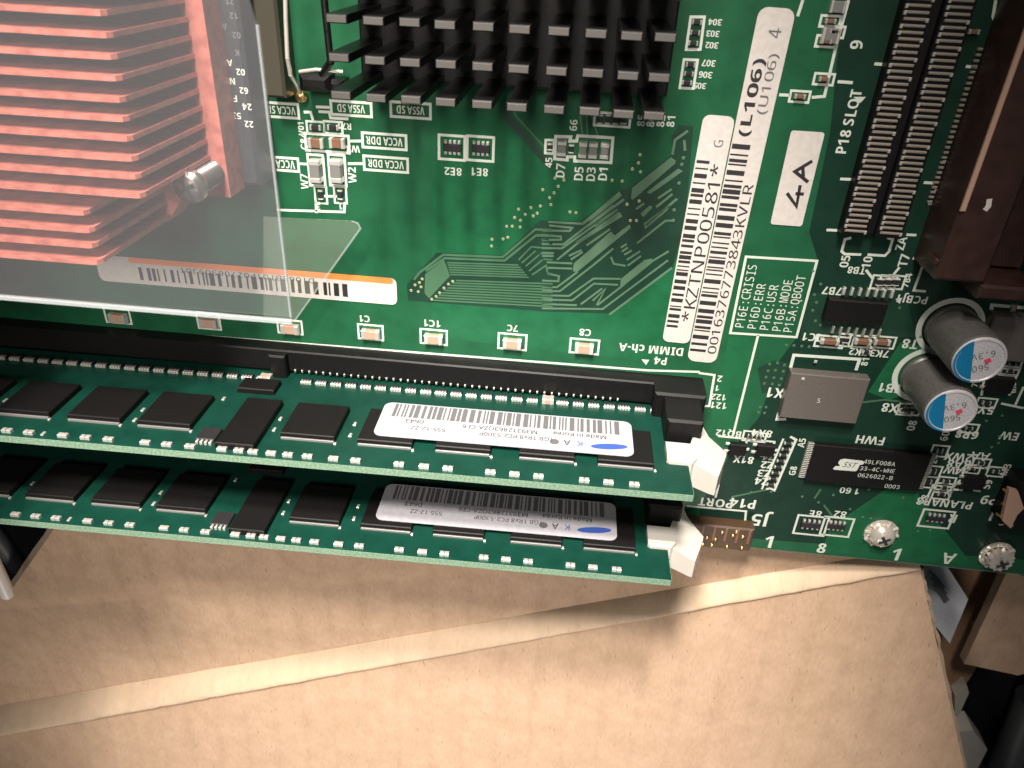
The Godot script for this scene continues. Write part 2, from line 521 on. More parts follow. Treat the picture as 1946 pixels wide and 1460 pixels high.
# ------------------------------------------------------------------ what lies under and beyond the board
func background():
	var fl := Shape.new()
	fl.box(Vector3(0, -62, 120), Vector3(900, 4, 900), 0.0)
	var f := part("floor", fl, M.floor, self)
	f.set_meta("kind", "structure")
	# cardboard flap in two panels: the far one lower, the near one folded over it with a rounded, frayed lip
	var flap := thing("cardboard_flap", "large brown cardboard box flap with a pale folded ridge, below the green board", "cardboard")
	var a := pt(-240, 1384, -11)
	var b := pt(1738, 1043, -5)
	var along := (b - a).normalized()
	var outw := Vector3(-along.z, 0, along.x)
	if outw.z < 0:
		outw = -outw
	var wave := FastNoiseLite.new()
	wave.seed = 3
	wave.frequency = 0.02
	var far := Shape.new()
	var left_side := [Vector3(-91, -3.4, 95), pt(12, 1134, -5.5), pt(-60, 1150, -6), pt(-240, 1180, -8), pt(-260, 1330, -10.5), a + outw * 2.0 - along * 10.0]
	card_grid(far, left_side, [Vector3(69, -3.4, 95), b + outw * 2.0], wave, 0.15)
	part("far_panel", far, M.card, flap)
	var near := Shape.new()
	var nu := 110
	var far_corner := pt(1852, 1528, 7.5)
	var edge_dir := (far_corner - b)
	edge_dir.y = 0
	edge_dir = edge_dir.normalized()
	var ridge_grid := []
	var grid := []
	for i in nu + 1:
		var t := float(i) / nu
		var base := a.lerp(b, t)
		var dir := outw.lerp(edge_dir, t).normalized()
		var w := lerpf(7.0, 3.2, t) + wave.get_noise_2d(i * 14.0, 50.0) * 0.25
		var tall := lerpf(1.75, 0.85, t)
		var row := []
		for s in [[0.0, -0.4], [0.06, 0.05], [0.2, 0.75], [0.45, 1.75], [0.7, 2.55], [0.88, 2.95], [1.0, 3.05], [1.08, 2.9]]:
			var p: Vector3 = base + dir * w * s[0]
			p.y = base.y + s[1] * tall + wave.get_noise_2d(p.x * 18, p.z * 18) * 0.16
			row.append(p)
		ridge_grid.append(row)
		row = []
		for d in [1.07, 1.16, 1.3, 1.6, 3.0, 5.0, 8.0, 12.0, 18.0, 26.0]:
			var far_d: float = w * d if d < 2.0 else 12.0 + (d - 3.0) * 5.5
			var p: Vector3 = base + dir * far_d
			var lift: float = {1.07: 2.85, 1.16: 2.35, 1.3: 2.2, 1.6: 2.2}.get(d, 2.2)
			p.y = base.y + lift * tall + maxf(0.0, far_d - w) * 0.13 + wave.get_noise_2d(p.x * 0.8, p.z * 0.8) * 0.12
			row.append(p)
		grid.append(row)
	var ridge := Shape.new()
	smooth_grid(ridge, ridge_grid)
	part("fold_ridge", ridge, M.card_pale, flap)
	smooth_grid(near, grid)
	part("near_panel", near, M.card, flap)
	var cut := Shape.new()
	var edge_pts := []
	for j in grid[nu].size():
		edge_pts.append(grid[nu][j])
	edge_pts = refine(edge_pts, 8)
	for i in edge_pts.size():
		edge_pts[i].x += wave.get_noise_2d(edge_pts[i].z * 14.0, 9.0) * 0.5
	for i in edge_pts.size() - 1:
		var p: Vector3 = edge_pts[i]
		var q: Vector3 = edge_pts[i + 1]
		var o := Vector3(0.9 + 0.35 * wave.get_noise_2d(i * 30.0, 4.0), -0.9, 0)
		var o2 := Vector3(0.9 + 0.35 * wave.get_noise_2d((i + 1) * 30.0, 4.0), -0.9, 0)
		cut.face([p, q, q + o2, p + o], p - Vector3(5, 5, 0))
		cut.face([p + o, q + o2, q + Vector3(0.4, -1.8, 0), p + Vector3(0.4, -1.8, 0)], p - Vector3(5, 3, 0))
	part("cut_edge", cut, M.card_edge, flap)
	# left edge of the far panel
	var ledge := Shape.new()
	var lp := refine([left_side[0], left_side[1]], 14)
	for i in lp.size() - 1:
		var p: Vector3 = lp[i] + Vector3(wave.get_noise_2d(i * 40.0, 1.0) * 0.5, -0.3, 0)
		var q: Vector3 = lp[i + 1] + Vector3(wave.get_noise_2d((i + 1) * 40.0, 1.0) * 0.5, -0.3, 0)
		ledge.face([p, q, q + Vector3(-1.6, -1.0, 0), p + Vector3(-1.6, -1.0, 0)], p + Vector3(5, -5, 0))
		ledge.face([p + Vector3(-1.6, -1, 0), q + Vector3(-1.6, -1, 0), q + Vector3(-1, -4, 0), p + Vector3(-1, -4, 0)], p + Vector3(5, -2, 0))
	part("cut_edge", ledge, M.card_edge, flap)
	# things glimpsed at the lower right, deeper in the box
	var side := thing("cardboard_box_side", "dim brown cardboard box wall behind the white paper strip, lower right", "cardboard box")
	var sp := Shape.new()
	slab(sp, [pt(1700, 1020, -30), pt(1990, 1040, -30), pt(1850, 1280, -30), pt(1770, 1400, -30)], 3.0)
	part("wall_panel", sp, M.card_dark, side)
	var tab := thing("cardboard_tab", "flat plain brown cardboard tab at the right edge, below the right screw", "cardboard")
	var tp := Shape.new()
	slab(tp, [pt(1915, 1085, -20), pt(1990, 1110, -20), pt(1990, 1270, -20), pt(1935, 1284, -20), pt(1832, 1262, -20)], 2.5)
	part("tab_panel", tp, M.card, tab)
	var pap := thing("paper_strip", "crumpled white printed paper strip beside the cardboard's right edge", "paper")
	var pp := Shape.new()
	var pa := [pt(1715, 1050, -16), pt(1782, 1050, -16), pt(1838, 1134, -18), pt(1800, 1212, -19), pt(1745, 1150, -17)]
	slab(pp, pa, 0.3)
	part("sheet", pp, M.strip, pap)
	for i in 3:
		var ln := Shape.new()
		var q0 := pt(1778 + i * 4 - 12, 1085 + i * 12, -15.2)
		var q1 := pt(1806 + i * 4 - 12, 1118 + i * 12, -15.4)
		ln.ribbon([q0, q0.lerp(q1, 0.5) + Vector3(0.4, 0, 0), q1], 0.7)
		part("printed_line", ln, M.ink_grey, pap)
	var blk := thing("cream_foam_block", "small cream foam block in the dark corner, beside the cut cardboard edge", "foam")
	var bs := Shape.new()
	slab(bs, [pt(1815, 1392, -25), pt(1850, 1388, -25), pt(1877, 1425, -25), pt(1858, 1462, -25), pt(1835, 1470, -25)], 6.0)
	part("block", bs, M.white_plastic, blk)
	var blk2 := thing("cream_foam_strip", "narrow cream foam strip above the foam block, in the dark corner", "foam")
	var bs2 := Shape.new()
	slab(bs2, [pt(1815, 1322, -27), pt(1838, 1303, -27), pt(1842, 1318, -27), pt(1822, 1362, -27), pt(1815, 1355, -27)], 4.0)
	part("strip", bs2, M.white_plastic, blk2)
	var blackbag := thing("black_plastic_tray", "black plastic tray in the lower right corner under the brown tab", "tray")
	var bb := Shape.new()
	slab(bb, [pt(1862, 1264, -34), pt(2000, 1290, -34), pt(2000, 1500, -34), pt(1800, 1500, -34), pt(1812, 1380, -34)], 8.0)
	part("tray_base", bb, M.black, blackbag)
	var rim := Shape.new()
	rim.tube([pt(1960, 1330, -30), pt(1900, 1480, -30)], 4.0, 12)
	part("rim", rim, M.floor_grey, blackbag)
	# left: a white lever end and a dark metal edge
	var lev := thing("white_plastic_lever", "white plastic lever tip at the left edge, over the cardboard", "lever")
	var lv := Shape.new()
	var l0 := pt(-22, 1050, 3)
	var l1 := pt(13, 1128, 3)
	lv.tube([l0, l1], 1.5, 14)
	lv.tube([l1, l1 + (l1 - l0).normalized() * 0.6], 1.15, 14)
	part("arm", lv, M.lever, lev)
	var bar := thing("grey_metal_bar", "dull grey metal bar in the shadow under the memory, left edge", "bar")
	var br := Shape.new()
	br.tube([pt(-30, 985, -14), pt(35, 1075, -14)], 2.2, 12)
	part("rod", br, M.floor_grey, bar)

func refine(p: Array, n: int) -> Array:
	var o := []
	for i in p.size() - 1:
		for k in n:
			o.append((p[i] as Vector3).lerp(p[i + 1], k / float(n)))
	o.append(p[-1])
	return o

func slab(s: Shape, p: Array, thick: float):
	var poly := PackedVector2Array()
	var y := 0.0
	for v in p:
		poly.append(Vector2(v.x, v.z))
		y += v.y / p.size()
	s.prism(poly, y - thick, y)

func along_path(p: Array, t: float) -> Vector3:
	var total := 0.0
	for i in p.size() - 1:
		total += p[i].distance_to(p[i + 1])
	var left := t * total
	for i in p.size() - 1:
		var l: float = p[i].distance_to(p[i + 1])
		if left <= l or i == p.size() - 2:
			return (p[i] as Vector3).lerp(p[i + 1], clampf(left / l, 0.0, 1.0))
		left -= l
	return p[-1]

func card_grid(s: Shape, l: Array, r: Array, wave: FastNoiseLite, amp: float):
	var grid := []
	for i in 61:
		var row := []
		for j in 81:
			var p := along_path(l, j / 80.0).lerp(along_path(r, j / 80.0), i / 60.0)
			p.y += wave.get_noise_2d(p.x, p.z) * amp - 0.4
			row.append(p)
		grid.append(row)
	smooth_grid(s, grid)

func smooth_grid(s: Shape, g: Array):
	var n := []
	for i in g.size():
		var row := []
		for j in g[i].size():
			var du: Vector3 = g[mini(i + 1, g.size() - 1)][j] - g[maxi(i - 1, 0)][j]
			var dv: Vector3 = g[i][mini(j + 1, g[i].size() - 1)] - g[i][maxi(j - 1, 0)]
			var v := du.cross(dv).normalized()
			row.append(v if v.y > 0 else -v)
		n.append(row)
	for i in g.size() - 1:
		for j in g[i].size() - 1:
			s.tri_n(g[i][j], g[i + 1][j], g[i + 1][j + 1], n[i][j], n[i + 1][j], n[i + 1][j + 1])
			s.tri_n(g[i][j], g[i + 1][j + 1], g[i][j + 1], n[i][j], n[i + 1][j + 1], n[i][j + 1])

# ------------------------------------------------------------------ the board
func board_panel():
	board = thing("motherboard", "green server motherboard crowded with white lettering, chips and stickers", "motherboard")
	var s := Shape.new()
	s.box(Vector3(0, -0.8, 12), Vector3(340, 1.6, 180.4), 0.08)
	part("board_panel", s, M.board, board)
	var e := Shape.new()
	e.box(Vector3(0, -0.82, 102.35), Vector3(340, 1.3, 0.3), 0.05, true)
	part("board_edge", e, M.board_edge, board)
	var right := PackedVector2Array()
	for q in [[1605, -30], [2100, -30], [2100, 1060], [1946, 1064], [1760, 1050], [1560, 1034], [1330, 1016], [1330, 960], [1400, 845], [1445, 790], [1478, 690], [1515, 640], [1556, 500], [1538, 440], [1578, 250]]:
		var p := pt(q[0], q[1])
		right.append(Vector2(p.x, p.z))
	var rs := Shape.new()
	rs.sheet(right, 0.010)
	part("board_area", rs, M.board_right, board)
	# broad copper areas seen through the lacquer
	for q in [[[822, 205], [822, 640], [1250, 690], [1290, 500], [1040, 310], [960, 215]], [[1385, 640], [1440, 640], [1400, 825], [1345, 820]], [[1640, 960], [1720, 905], [1790, 1000], [1850, 1075], [1560, 1050], [1580, 1000]], [[1650, 745], [1712, 650], [1760, 660], [1745, 740], [1690, 760]]]:
		var poly := PackedVector2Array()
		for v in q:
			var p := pt(v[0], v[1])
			poly.append(Vector2(p.x, p.z))
		var sh := Shape.new()
		sh.sheet(poly, 0.018)
		part("copper_area", sh, M.pour, board)
	for q in [[[1440, 700], [1470, 685], [1500, 690], [1482, 745], [1448, 748]], [[1530, 560], [1720, 545], [1740, 640], [1520, 650]]]:
		var poly := PackedVector2Array()
		for v in q:
			var p := pt(v[0], v[1])
			poly.append(Vector2(p.x, p.z))
		var sh := Shape.new()
		sh.sheet(poly, 0.02)
		part("bare_area", sh, M.board_dark, board)

func zoomed(which: String, q: Array) -> Array:
	var o: Array = {"A": [770.0, 390.0, 6.636], "B": [1030.0, 390.0, 6.636], "C": [1030.0, 220.0, 6.487]}[which]
	return [o[0] + q[0] / o[2], o[1] + q[1] / o[2]]

func traces():
	var dark := PackedVector2Array()
	for v in [[773, 541], [830, 480], [955, 485], [1026, 419], [1105, 420], [1178, 362], [1199, 356], [1277, 294], [1277, 258], [1292, 238], [1318, 240], [1303, 420], [1279, 507], [1157, 596], [1030, 592], [776, 571]]:
		var p := pt(v[0], v[1])
		dark.append(Vector2(p.x, p.z))
	var d := Shape.new()
	d.sheet(dark, 0.02)
	part("trace_field", d, M.board_dark, board)
	var lines := []
	lines.append(["A", 34, [[110, 940], [180, 850], [480, 625], [1230, 655], [1640, 305], [1858, 315]]])
	lines.append(["A", 34, [[260, 830], [500, 668], [1250, 700], [1650, 380], [1858, 385]]])
	for k in 6:
		lines.append(["A", 22, [[530 + k * 8, 725 + k * 30], [1430 + k * 26, 755 + k * 31]]])
	for k in 9:
		lines.append(["A", 24, [[640 - 36 * k, 950 + 31 * k], [1858, 992 + 36 * k]]])
	lines.append(["A", 24, [[1430, 690], [1590, 525], [1840, 548]]])
	lines.append(["A", 24, [[1470, 730], [1645, 575]]])
	lines.append(["A", 24, [[1520, 770], [1690, 625]]])
	lines.append(["A", 24, [[1560, 830], [1730, 690]]])
	lines.append(["A", 24, [[1600, 880], [1775, 760], [1800, 870], [1858, 880]]])
	lines.append(["A", 22, [[1720, 430], [1858, 440]]])
	lines.append(["A", 22, [[1720, 480], [1858, 490]]])
	lines.append(["A", 22, [[1700, 610], [1858, 615]]])
	lines.append(["A", 22, [[1740, 680], [1858, 690]]])
	for q in [[[80, 210], [520, 235], [830, 0]], [[90, 255], [380, 285], [350, 325], [0, 318]], [[0, 375], [240, 395], [240, 435], [0, 440]], [[0, 490], [270, 495], [905, 0]], [[0, 540], [250, 545], [950, 50]], [[0, 600], [150, 605]], [[0, 640], [150, 642]], [[440, 470], [975, 95]], [[190, 690], [480, 455], [1005, 130]], [[340, 640], [500, 565]], [[365, 685], [515, 590]], [[560, 510], [860, 300]], [[60, 720], [380, 735]], [[70, 790], [380, 800]], [[70, 860], [215, 895], [205, 960], [0, 950]], [[0, 1030], [190, 1035], [450, 840]], [[0, 1082], [225, 1085], [660, 745], [900, 545]], [[0, 1135], [340, 1145], [650, 925], [990, 930]], [[0, 1190], [385, 1200], [655, 990], [960, 1005]], [[490, 1250], [760, 1050]], [[640, 1205], [800, 1055], [690, 1260]], [[0, 1245], [440, 1262]], [[0, 1302], [765, 1310], [1590, 695]], [[700, 1262], [985, 1040], [1400, 700], [1600, 580]], [[1200, 480], [1560, 195], [1650, 195]], [[1010, 585], [1085, 532]], [[1040, 625], [1135, 570]], [[1070, 690], [1240, 580]], [[1080, 765], [1250, 640]], [[995, 535], [1070, 490]], [[870, 650], [905, 740], [1055, 765]]]:
		lines.append(["B", 30, q])
	lines.append(["B", 34, [[850, 1380], [1640, 790]]])
	for q in [[[1430, 1020], [1600, 905]], [[1410, 1125], [1610, 965]], [[560, 1362], [1010, 1030]], [[650, 1362], [930, 1155]], [[780, 1340], [970, 1205]], [[1160, 1150], [1262, 1080]], [[1610, 480], [1640, 300], [1800, 185]], [[1765, 430], [1755, 300]]]:
		lines.append(["C", 34, q])
	for q in [[[470, 0], [500, 230]], [[550, 0], [560, 240]], [[610, 0], [690, 250]]]:
		lines.append(["C", 18, q])
	for l in lines:
		var p := []
		for q in l[2]:
			var z := zoomed(l[0], q)
			p.append(pt(z[0], z[1], 0.035))
		var sh := Shape.new()
		sh.ribbon(p, l[1] / 6.6 * 0.074)
		part("trace", sh, M.trace if l[0] == "A" else M.trace_pale, board)
	for q in [["B", [[390, 830], [400, 735], [870, 330], [920, 380], [1105, 240], [1122, 285], [440, 845]]], ["B", [[985, 1035], [995, 930], [1290, 690], [1385, 670], [1400, 700]]], ["B", [[1285, 230], [1590, 0], [1620, 5], [1580, 65], [1300, 300]]], ["C", [[1100, 1020], [1110, 890], [1590, 510], [1650, 550], [1640, 590], [1120, 1035]]], ["C", [[1290, 940], [1680, 650], [1740, 680], [1420, 905], [1330, 965]]], ["C", [[1260, 1345], [1655, 1010], [1680, 1030], [1540, 1150], [1300, 1362]]], ["C", [[1215, 1205], [1330, 1100], [1365, 1130], [1250, 1250]]], ["C", [[490, 1320], [955, 930], [985, 985], [600, 1290]]], ["A", [[250, 870], [490, 690], [565, 890], [300, 1175], [245, 1110]]]]:
		var poly := PackedVector2Array()
		for v in q[1]:
			var z := zoomed(q[0], v)
			var p := pt(z[0], z[1])
			poly.append(Vector2(p.x, p.z))
		var sh := Shape.new()
		sh.sheet(poly, 0.05)
		part("trace_bundle", sh, M.trace if q[0] == "A" else M.trace_pale, board)
	var dome := Shape.new()
	dome.lathe([[0.27, 0.0], [0.24, 0.06], [0.12, 0.09], [0.08, 0.03], [0.0, 0.03]], 10)
	var via: ArrayMesh = dome.done()
	var spots := []
	for q in [[1210, 480], [1190, 580], [1115, 655], [1215, 690], [865, 795], [990, 805], [160, 770], [270, 790], [200, 870], [150, 950], [95, 1010], [110, 1095], [345, 1185], [420, 1195], [10, 910], [1200, 1050], [1050, 1090], [1090, 1290], [1165, 1290]]:
		spots.append(zoomed("C", q))
	for q in [[1430, 50], [1515, 115], [1585, 30], [1665, 100], [1615, 135], [1380, 155], [1455, 190], [1280, 265], [1350, 265], [1450, 275], [1235, 425], [1295, 405], [1095, 430], [1090, 515], [1705, 10], [600, 960], [545, 995], [490, 1045], [435, 1105], [390, 1150], [335, 1185], [215, 930], [180, 975], [125, 1005], [200, 1030], [75, 1075], [165, 1090]]:
		spots.append(zoomed("A", q))
	for q in spots:
		part("via", via, M.via, board, pt(q[0], q[1]) + Vector3(0, 0.05, 0))
	for q in [[1745, 520], [1725, 600], [1690, 830], [1630, 1160], [1620, 1290]]:
		var z := zoomed("C", q)
		part("via", via, M.trace_pale, board, pt(z[0], z[1]) + Vector3(0, 0.05, 0))
	# duller vias sprinkled over the right of the board
	for q in [[1463, 692], [1478, 690], [1491, 694], [1460, 705], [1474, 704], [1489, 706], [1456, 717], [1471, 718], [1485, 720], [1453, 729], [1468, 730], [1481, 732], [1495, 656], [1509, 657], [1524, 658], [1538, 659], [1445, 774], [1456, 774], [1442, 784], [1453, 785], [1466, 935], [1428, 936], [1598, 880], [1525, 944], [1556, 955], [1584, 941], [1591, 918], [1652, 930], [1640, 983], [1655, 985], [1717, 946], [1745, 1010], [1768, 1008], [1750, 640], [1710, 585], [1545, 515], [1560, 540], [1548, 560], [1552, 575], [1545, 590], [1550, 610], [1560, 618], [1900, 830], [1885, 850], [1875, 800], [1898, 842], [1870, 868], [1905, 790], [1830, 955], [1722, 880], [1616, 968]]:
		part("via", via, M.via_green, board, pt(q[0], q[1]) + Vector3(0, 0.02, 0))
	for q in [[[1470, 928], [1390, 945]], [[1640, 765], [1680, 760], [1760, 768]], [[1548, 948], [1560, 930]], [[1566, 960], [1585, 985]]]:
		silk_line(q, 4.0, false, 0.03, "trace", M.trace)
	silk_line([[962, 205], [965, 225], [1050, 320]], 12.0, false, 0.026, "bare_gap", M.board_dark)
	silk_line([[975, 205], [980, 220], [1050, 296]], 3.0, false, 0.036, "trace", M.trace)

# ------------------------------------------------------------------ paper stickers
func barcode(parent: Node, called: String, x0: float, x1: float, z0: float, z1: float, y: float, n_seed: int, along_z: bool, material: Material, unit := 0.28):
	var r := RandomNumberGenerator.new()
	r.seed = n_seed
	var s := Shape.new()
	var at := z0 if along_z else x0
	var end := z1 if along_z else x1
	while at < end:
		var w := unit * r.randi_range(1, 3)
		var c := Vector3((x0 + x1) / 2.0, y, at + w / 2.0) if along_z else Vector3(at + w / 2.0, y, (z0 + z1) / 2.0)
		var hx := (x1 - x0) / 2.0 if along_z else w / 2.0
		var hz := w / 2.0 if along_z else (z1 - z0) / 2.0
		s.tri(c + Vector3(-hx, 0, -hz), c + Vector3(hx, 0, -hz), c + Vector3(hx, 0, hz), Vector3.UP)
		s.tri(c + Vector3(-hx, 0, -hz), c + Vector3(hx, 0, hz), c + Vector3(-hx, 0, hz), Vector3.UP)
		at += w + unit * r.randi_range(1, 3)
	part(called, s, material, parent)

func stickers():
	# two long strips side by side, stuck on a touch askew
	var tilt := Basis(Vector3.UP, -0.018)
	var c1 := Vector3(19.15, 0, 40.2)
	var a := Shape.new()
	a.prism(rounded(-2.27, -18.5, 2.27, 18.5, 1.0), 0.05, 0.16)
	var s1 := part("sticker", a, M.paper, board, c1, tilt)
	s1.set_meta("label", "narrow white barcode sticker reading KZTNP00581 between two stars")
	barcode(s1, "barcode", -2.05, -0.15, -12.0, 15.6, 0.19, 11, true, M.ink, 0.22)
	part("printed_text", flat_text("*KZTNP00581*", 1.75, sans, -26.0), M.ink, s1, Vector3(1.1, 0.2, 1.4), up_basis(90))
	part("printed_text", flat_text("G", 1.3, sans), M.ink_grey, s1, Vector3(0.6, 0.2, -14.6), up_basis(90))
	var c2 := Vector3(24.16, 0, 34.7)
	var b := Shape.new()
	b.prism(rounded(-2.45, -27.3, 2.45, 27.3, 1.3), 0.05, 0.14)
	var s2 := part("sticker", b, M.paper, board, c2, tilt)
	s2.set_meta("label", "longer white barcode sticker marked L106 and U106 along its upper end")
	barcode(s2, "barcode", -2.3, 0.35, -9.2, 25.2, 0.17, 23, true, M.ink, 0.24)
	part("printed_text", flat_text("0016376773843KVLR", 1.35, sans, -29.0), M.ink, s2, Vector3(1.35, 0.18, 11.0), up_basis(90))
	part("printed_text", flat_text("(L106)", 1.5, bold, -10.5), M.ink, s2, Vector3(-0.85, 0.18, -15.6), up_basis(90))
	part("printed_text", flat_text("(U106)", 1.2, sans, -8.0), M.ink_grey, s2, Vector3(0.95, 0.18, -17.6), up_basis(90))
	part("printed_text", flat_text("4", 1.6, sans), M.ink_grey, s2, Vector3(0.3, 0.18, -24.2), up_basis(90))
	# the hand-lettered one
	var q0 := pt(1464, 426, 0.1)
	var q1 := pt(1570, 252, 0.1)
	var c := Shape.new()
	c.prism(rounded(q0.x, q1.z, q1.x - 0.15, q0.z, 0.4), 0.05, 0.15)
	var s3 := part("sticker", c, M.paper, board)
	s3.set_meta("label", "white rectangular sticker with 4A written by hand in black marker")
	var strokes := [[[1496, 367], [1514, 392], [1521, 352]], [[1512, 368], [1528, 369]], [[1536, 346], [1511, 326], [1544, 306]], [[1527, 336], [1526, 318]]]
	for q in strokes:
		var p := []
		for v in q:
			p.append(pt(v[0], v[1], 0.18))
		var sh := Shape.new()
		sh.ribbon(p, 0.5)
		part("handwriting", sh, M.ink, s3)
	# white sticker with an orange border under the clear cover
	var d0 := pt(188, 522, 0.1)
	var d1 := pt(755, 580, 0.1)
	var zt := pt(755, 530, 0.1).z
	var e := Shape.new()
	e.prism(rounded(d0.x, zt, d1.x, d1.z, 1.0), 0.05, 0.14)
	var s4 := part("sticker", e, M.paper, board)
	s4.set_meta("label", "white barcode sticker with an orange border, partly under the clear cover")
	var og := Shape.new()
	og.prism(rounded(d0.x + 6.0, zt - 0.02, d1.x - 0.6, zt + 1.0, 0.4), 0.1, 0.165)
	part("orange_border", og, M.orange, s4)
	barcode(s4, "barcode", d0.x + 7.5, d1.x - 9.0, zt + 1.7, d1.z - 0.8, 0.18, 31, false, M.ink, 0.3)
	silk("D106SBT01P02706S09J01", 470, 524, 9, 180, 0.2, 1.5, M.ink, s4, "printed_text", mono)

# ------------------------------------------------------------------ sockets and slots on the board
func latch_shape() -> Shape:
	# x along the module, y up, z towards the viewer's far side; the ridge leans out, neck and tip fall back
	var s := Shape.new()
	var f := {"nl": Vector3(21.4, 6.8, 70.3), "nr": Vector3(24.5, 6.5, 70.6), "r0": Vector3(22.0, 13.4, 68.6), "r1": Vector3(26.9, 16.6, 68.9), "r2": Vector3(26.7, 17.6, 68.9), "t1": Vector3(25.3, 21.2, 70.4), "t0": Vector3(24.5, 20.9, 70.3), "m": Vector3(20.3, 18.4, 69.6), "e": Vector3(25.2, 10.4, 70.4)}
	var inn := Vector3(23, 16, 74)
	s.face([f.nl, f.nr, f.e, f.r1, f.r0], inn)
	s.face([f.r0, f.r1, f.r2, f.t1, f.t0, f.m], inn)
	var ring := [f.nl, f.nr, f.e, f.r1, f.r2, f.t1, f.t0, f.m, f.r0]
	for i in ring.size():
		var p: Vector3 = ring[i]
		var q: Vector3 = ring[(i + 1) % ring.size()]
		s.face([p, q, Vector3(q.x, q.y, 74.0), Vector3(p.x, p.y, 74.0)], inn)
	var back := []
	for p in ring:
		back.append(Vector3(p.x, p.y, 74.0))
	s.face(back, inn)
	# finger that grips the notch
	s.box(Vector3(19.8, 17.0, 70.3), Vector3(4.6, 4.6, 3.0), 0.5, true)
	s.box(Vector3(19.6, 18.9, 70.6), Vector3(4.2, 1.6, 3.2), 0.4, true)
	return s

func sockets_and_slots():
	for k in 2:
		var dz := 17.5 * k
		var dx := -0.6 * k
		var s := Shape.new()
		s.box(Vector3(-52, 1.6, 67.3 + dz), Vector3(152, 3.2, 4.2), 0.25)
		s.box(Vector3(-52, 1.9, 74.3 + dz), Vector3(152, 3.8, 4.2), 0.25)
		s.box(Vector3(-52, 0.6, 70.8 + dz), Vector3(152, 1.2, 2.9), 0.0)
		s.box(Vector3(20.4 + dx, 6.8, 69.5 + dz), Vector3(5.8, 13.6, 7.6), 0.4)
		s.box(Vector3(20.2 + dx, 3.2, 69.5 + dz), Vector3(8.6, 6.4, 8.6), 0.4)
		s.box(Vector3(-49.6, 2.4, 70.8 + dz), Vector3(3.0, 4.8, 10.6), 0.3)
		var slot := part("memory_slot", s, M.black, board)
		slot.set_meta("label", ["black memory slot nearer the row of tan capacitors", "black memory slot at the board's lower edge"][k])
		part("latch", latch_shape(), M.white_plastic, slot, Vector3(dx, 0, dz))
		if k == 0:
			var lead := lead_mesh(Vector3(0.3, 0.5, 0.5))
			for i in 46:
				part("contact", lead, M.solder_dull, slot, Vector3(-47 + i * 1.27, 3.05, 69.0))
	# processor socket under the copper heatsink
	var sr := pt(492, 330, 7)
	var sk := Shape.new()
	sk.box(Vector3((sr.x - 130) / 2.0, 3.5, sr.z - 40), Vector3(sr.x + 130, 7, 84), 0.5)
	var socket := part("processor_socket", sk, M.socket, board)
	socket.set_meta("label", "dark slate processor socket with two columns of small white pin numbers")
	var marks := ["21", "12", "A1", "02", "K", "A1", "02", "N2", "62", "F1", "24", "53", "22"]
	var spots := [[437, 3], [444, 30], [423, 50], [449, 67], [450, 100], [433, 119], [457, 137], [437, 154], [463, 172], [443, 187], [469, 203], [449, 220], [473, 236]]
	for i in marks.size():
		silk(marks[i], spots[i][0], spots[i][1], 12, 180, 7.05, 1.0, M.ink_grey if i < 5 else M.silk, socket)
	# brown card slot at the right
	var bs := Shape.new()
	bs.box(Vector3(56.1, 4.5, -10), Vector3(7.0, 9.0, 101.6), 0.5)
	bs.box(Vector3(63.5, 4.45, 42.1), Vector3(8.6, 8.9, 2.2), 0.4)
	bs.box(Vector3(63.5, 0.8, -10), Vector3(8.4, 1.6, 101.0), 0.0)
	var brown := part("card_slot", bs, M.brown, board)
	brown.set_meta("label", "long dark brown plastic card slot along the right edge")
	var bw := Shape.new()
	bw.box(Vector3(74.0, 4.4, -12), Vector3(13.0, 8.8, 101.6), 0.5)
	part("inner_wall", bw, M.black, brown)
	var lead2 := lead_mesh(Vector3(0.7, 0.5, 0.35))
	for i in 30:
		part("contact", lead2, M.tin, brown, Vector3(52.1, 0.05, 11 + i * 0.72))
	var pale_edge := Shape.new()
	pale_edge.box(Vector3(52.9, 9.1, 11), Vector3(0.7, 0.5, 39), 0.18)
	part("pale_edge", pale_edge, M.cap_tan, brown)  # edge highlight of the slot, put into a tan strip
	var pale_edge2 := Shape.new()
	pale_edge2.box(Vector3(53.3, 6.6, 38.5), Vector3(2.2, 2.6, 1.0), 0.3)
	part("lug", pale_edge2, M.brown, brown)
	var white_mark := Shape.new()
	white_mark.ribbon([pt(1881, 378, 9.06), pt(1879, 392, 9.06), pt(1872, 400, 9.06)], 0.7)
	part("white_mark", white_mark, M.paper, brown)  # thin white ribbon on the brown top
	# expansion slot with two rows of tinned contacts
	var ps := Shape.new()
	ps.box(Vector3(41.9, 1.1, 5.5), Vector3(3.6, 2.2, 63.5), 0.2)
	ps.box(Vector3(47.1, 1.1, 5.5), Vector3(3.9, 2.2, 63.5), 0.2)
	ps.box(Vector3(44.5, 0.5, 5.5), Vector3(1.7, 1.0, 63.5), 0.0)
	var slot18 := part("expansion_slot", ps, M.black, board)
	slot18.set_meta("label", "black expansion slot with two rows of tinned contacts")
	var cm := lead_mesh(Vector3(3.0, 0.34, 0.36))
	var tip := lead_mesh(Vector3(0.35, 0.42, 0.5))
	for i in 46:
		var z := 36.5 - i * 0.80
		var l := part("contact", cm, M.tin, slot18, Vector3(41.95, 2.2, z))
		part("contact_tip", tip, M.solder, l, Vector3(-1.55 if i % 3 else 1.5, 0, 0.1))
		var r := part("contact", cm, M.tin, slot18, Vector3(47.1, 2.2, z - 0.05))
		part("contact_tip", tip, M.solder, r, Vector3(-1.55 if i % 4 else 1.5, 0, 0.1))
	# right-angle pin header beside the second latch
	var h0 := pt(1300, 975, 0)
	var h1 := pt(1416, 1046, 0)
	var hs := Shape.new()
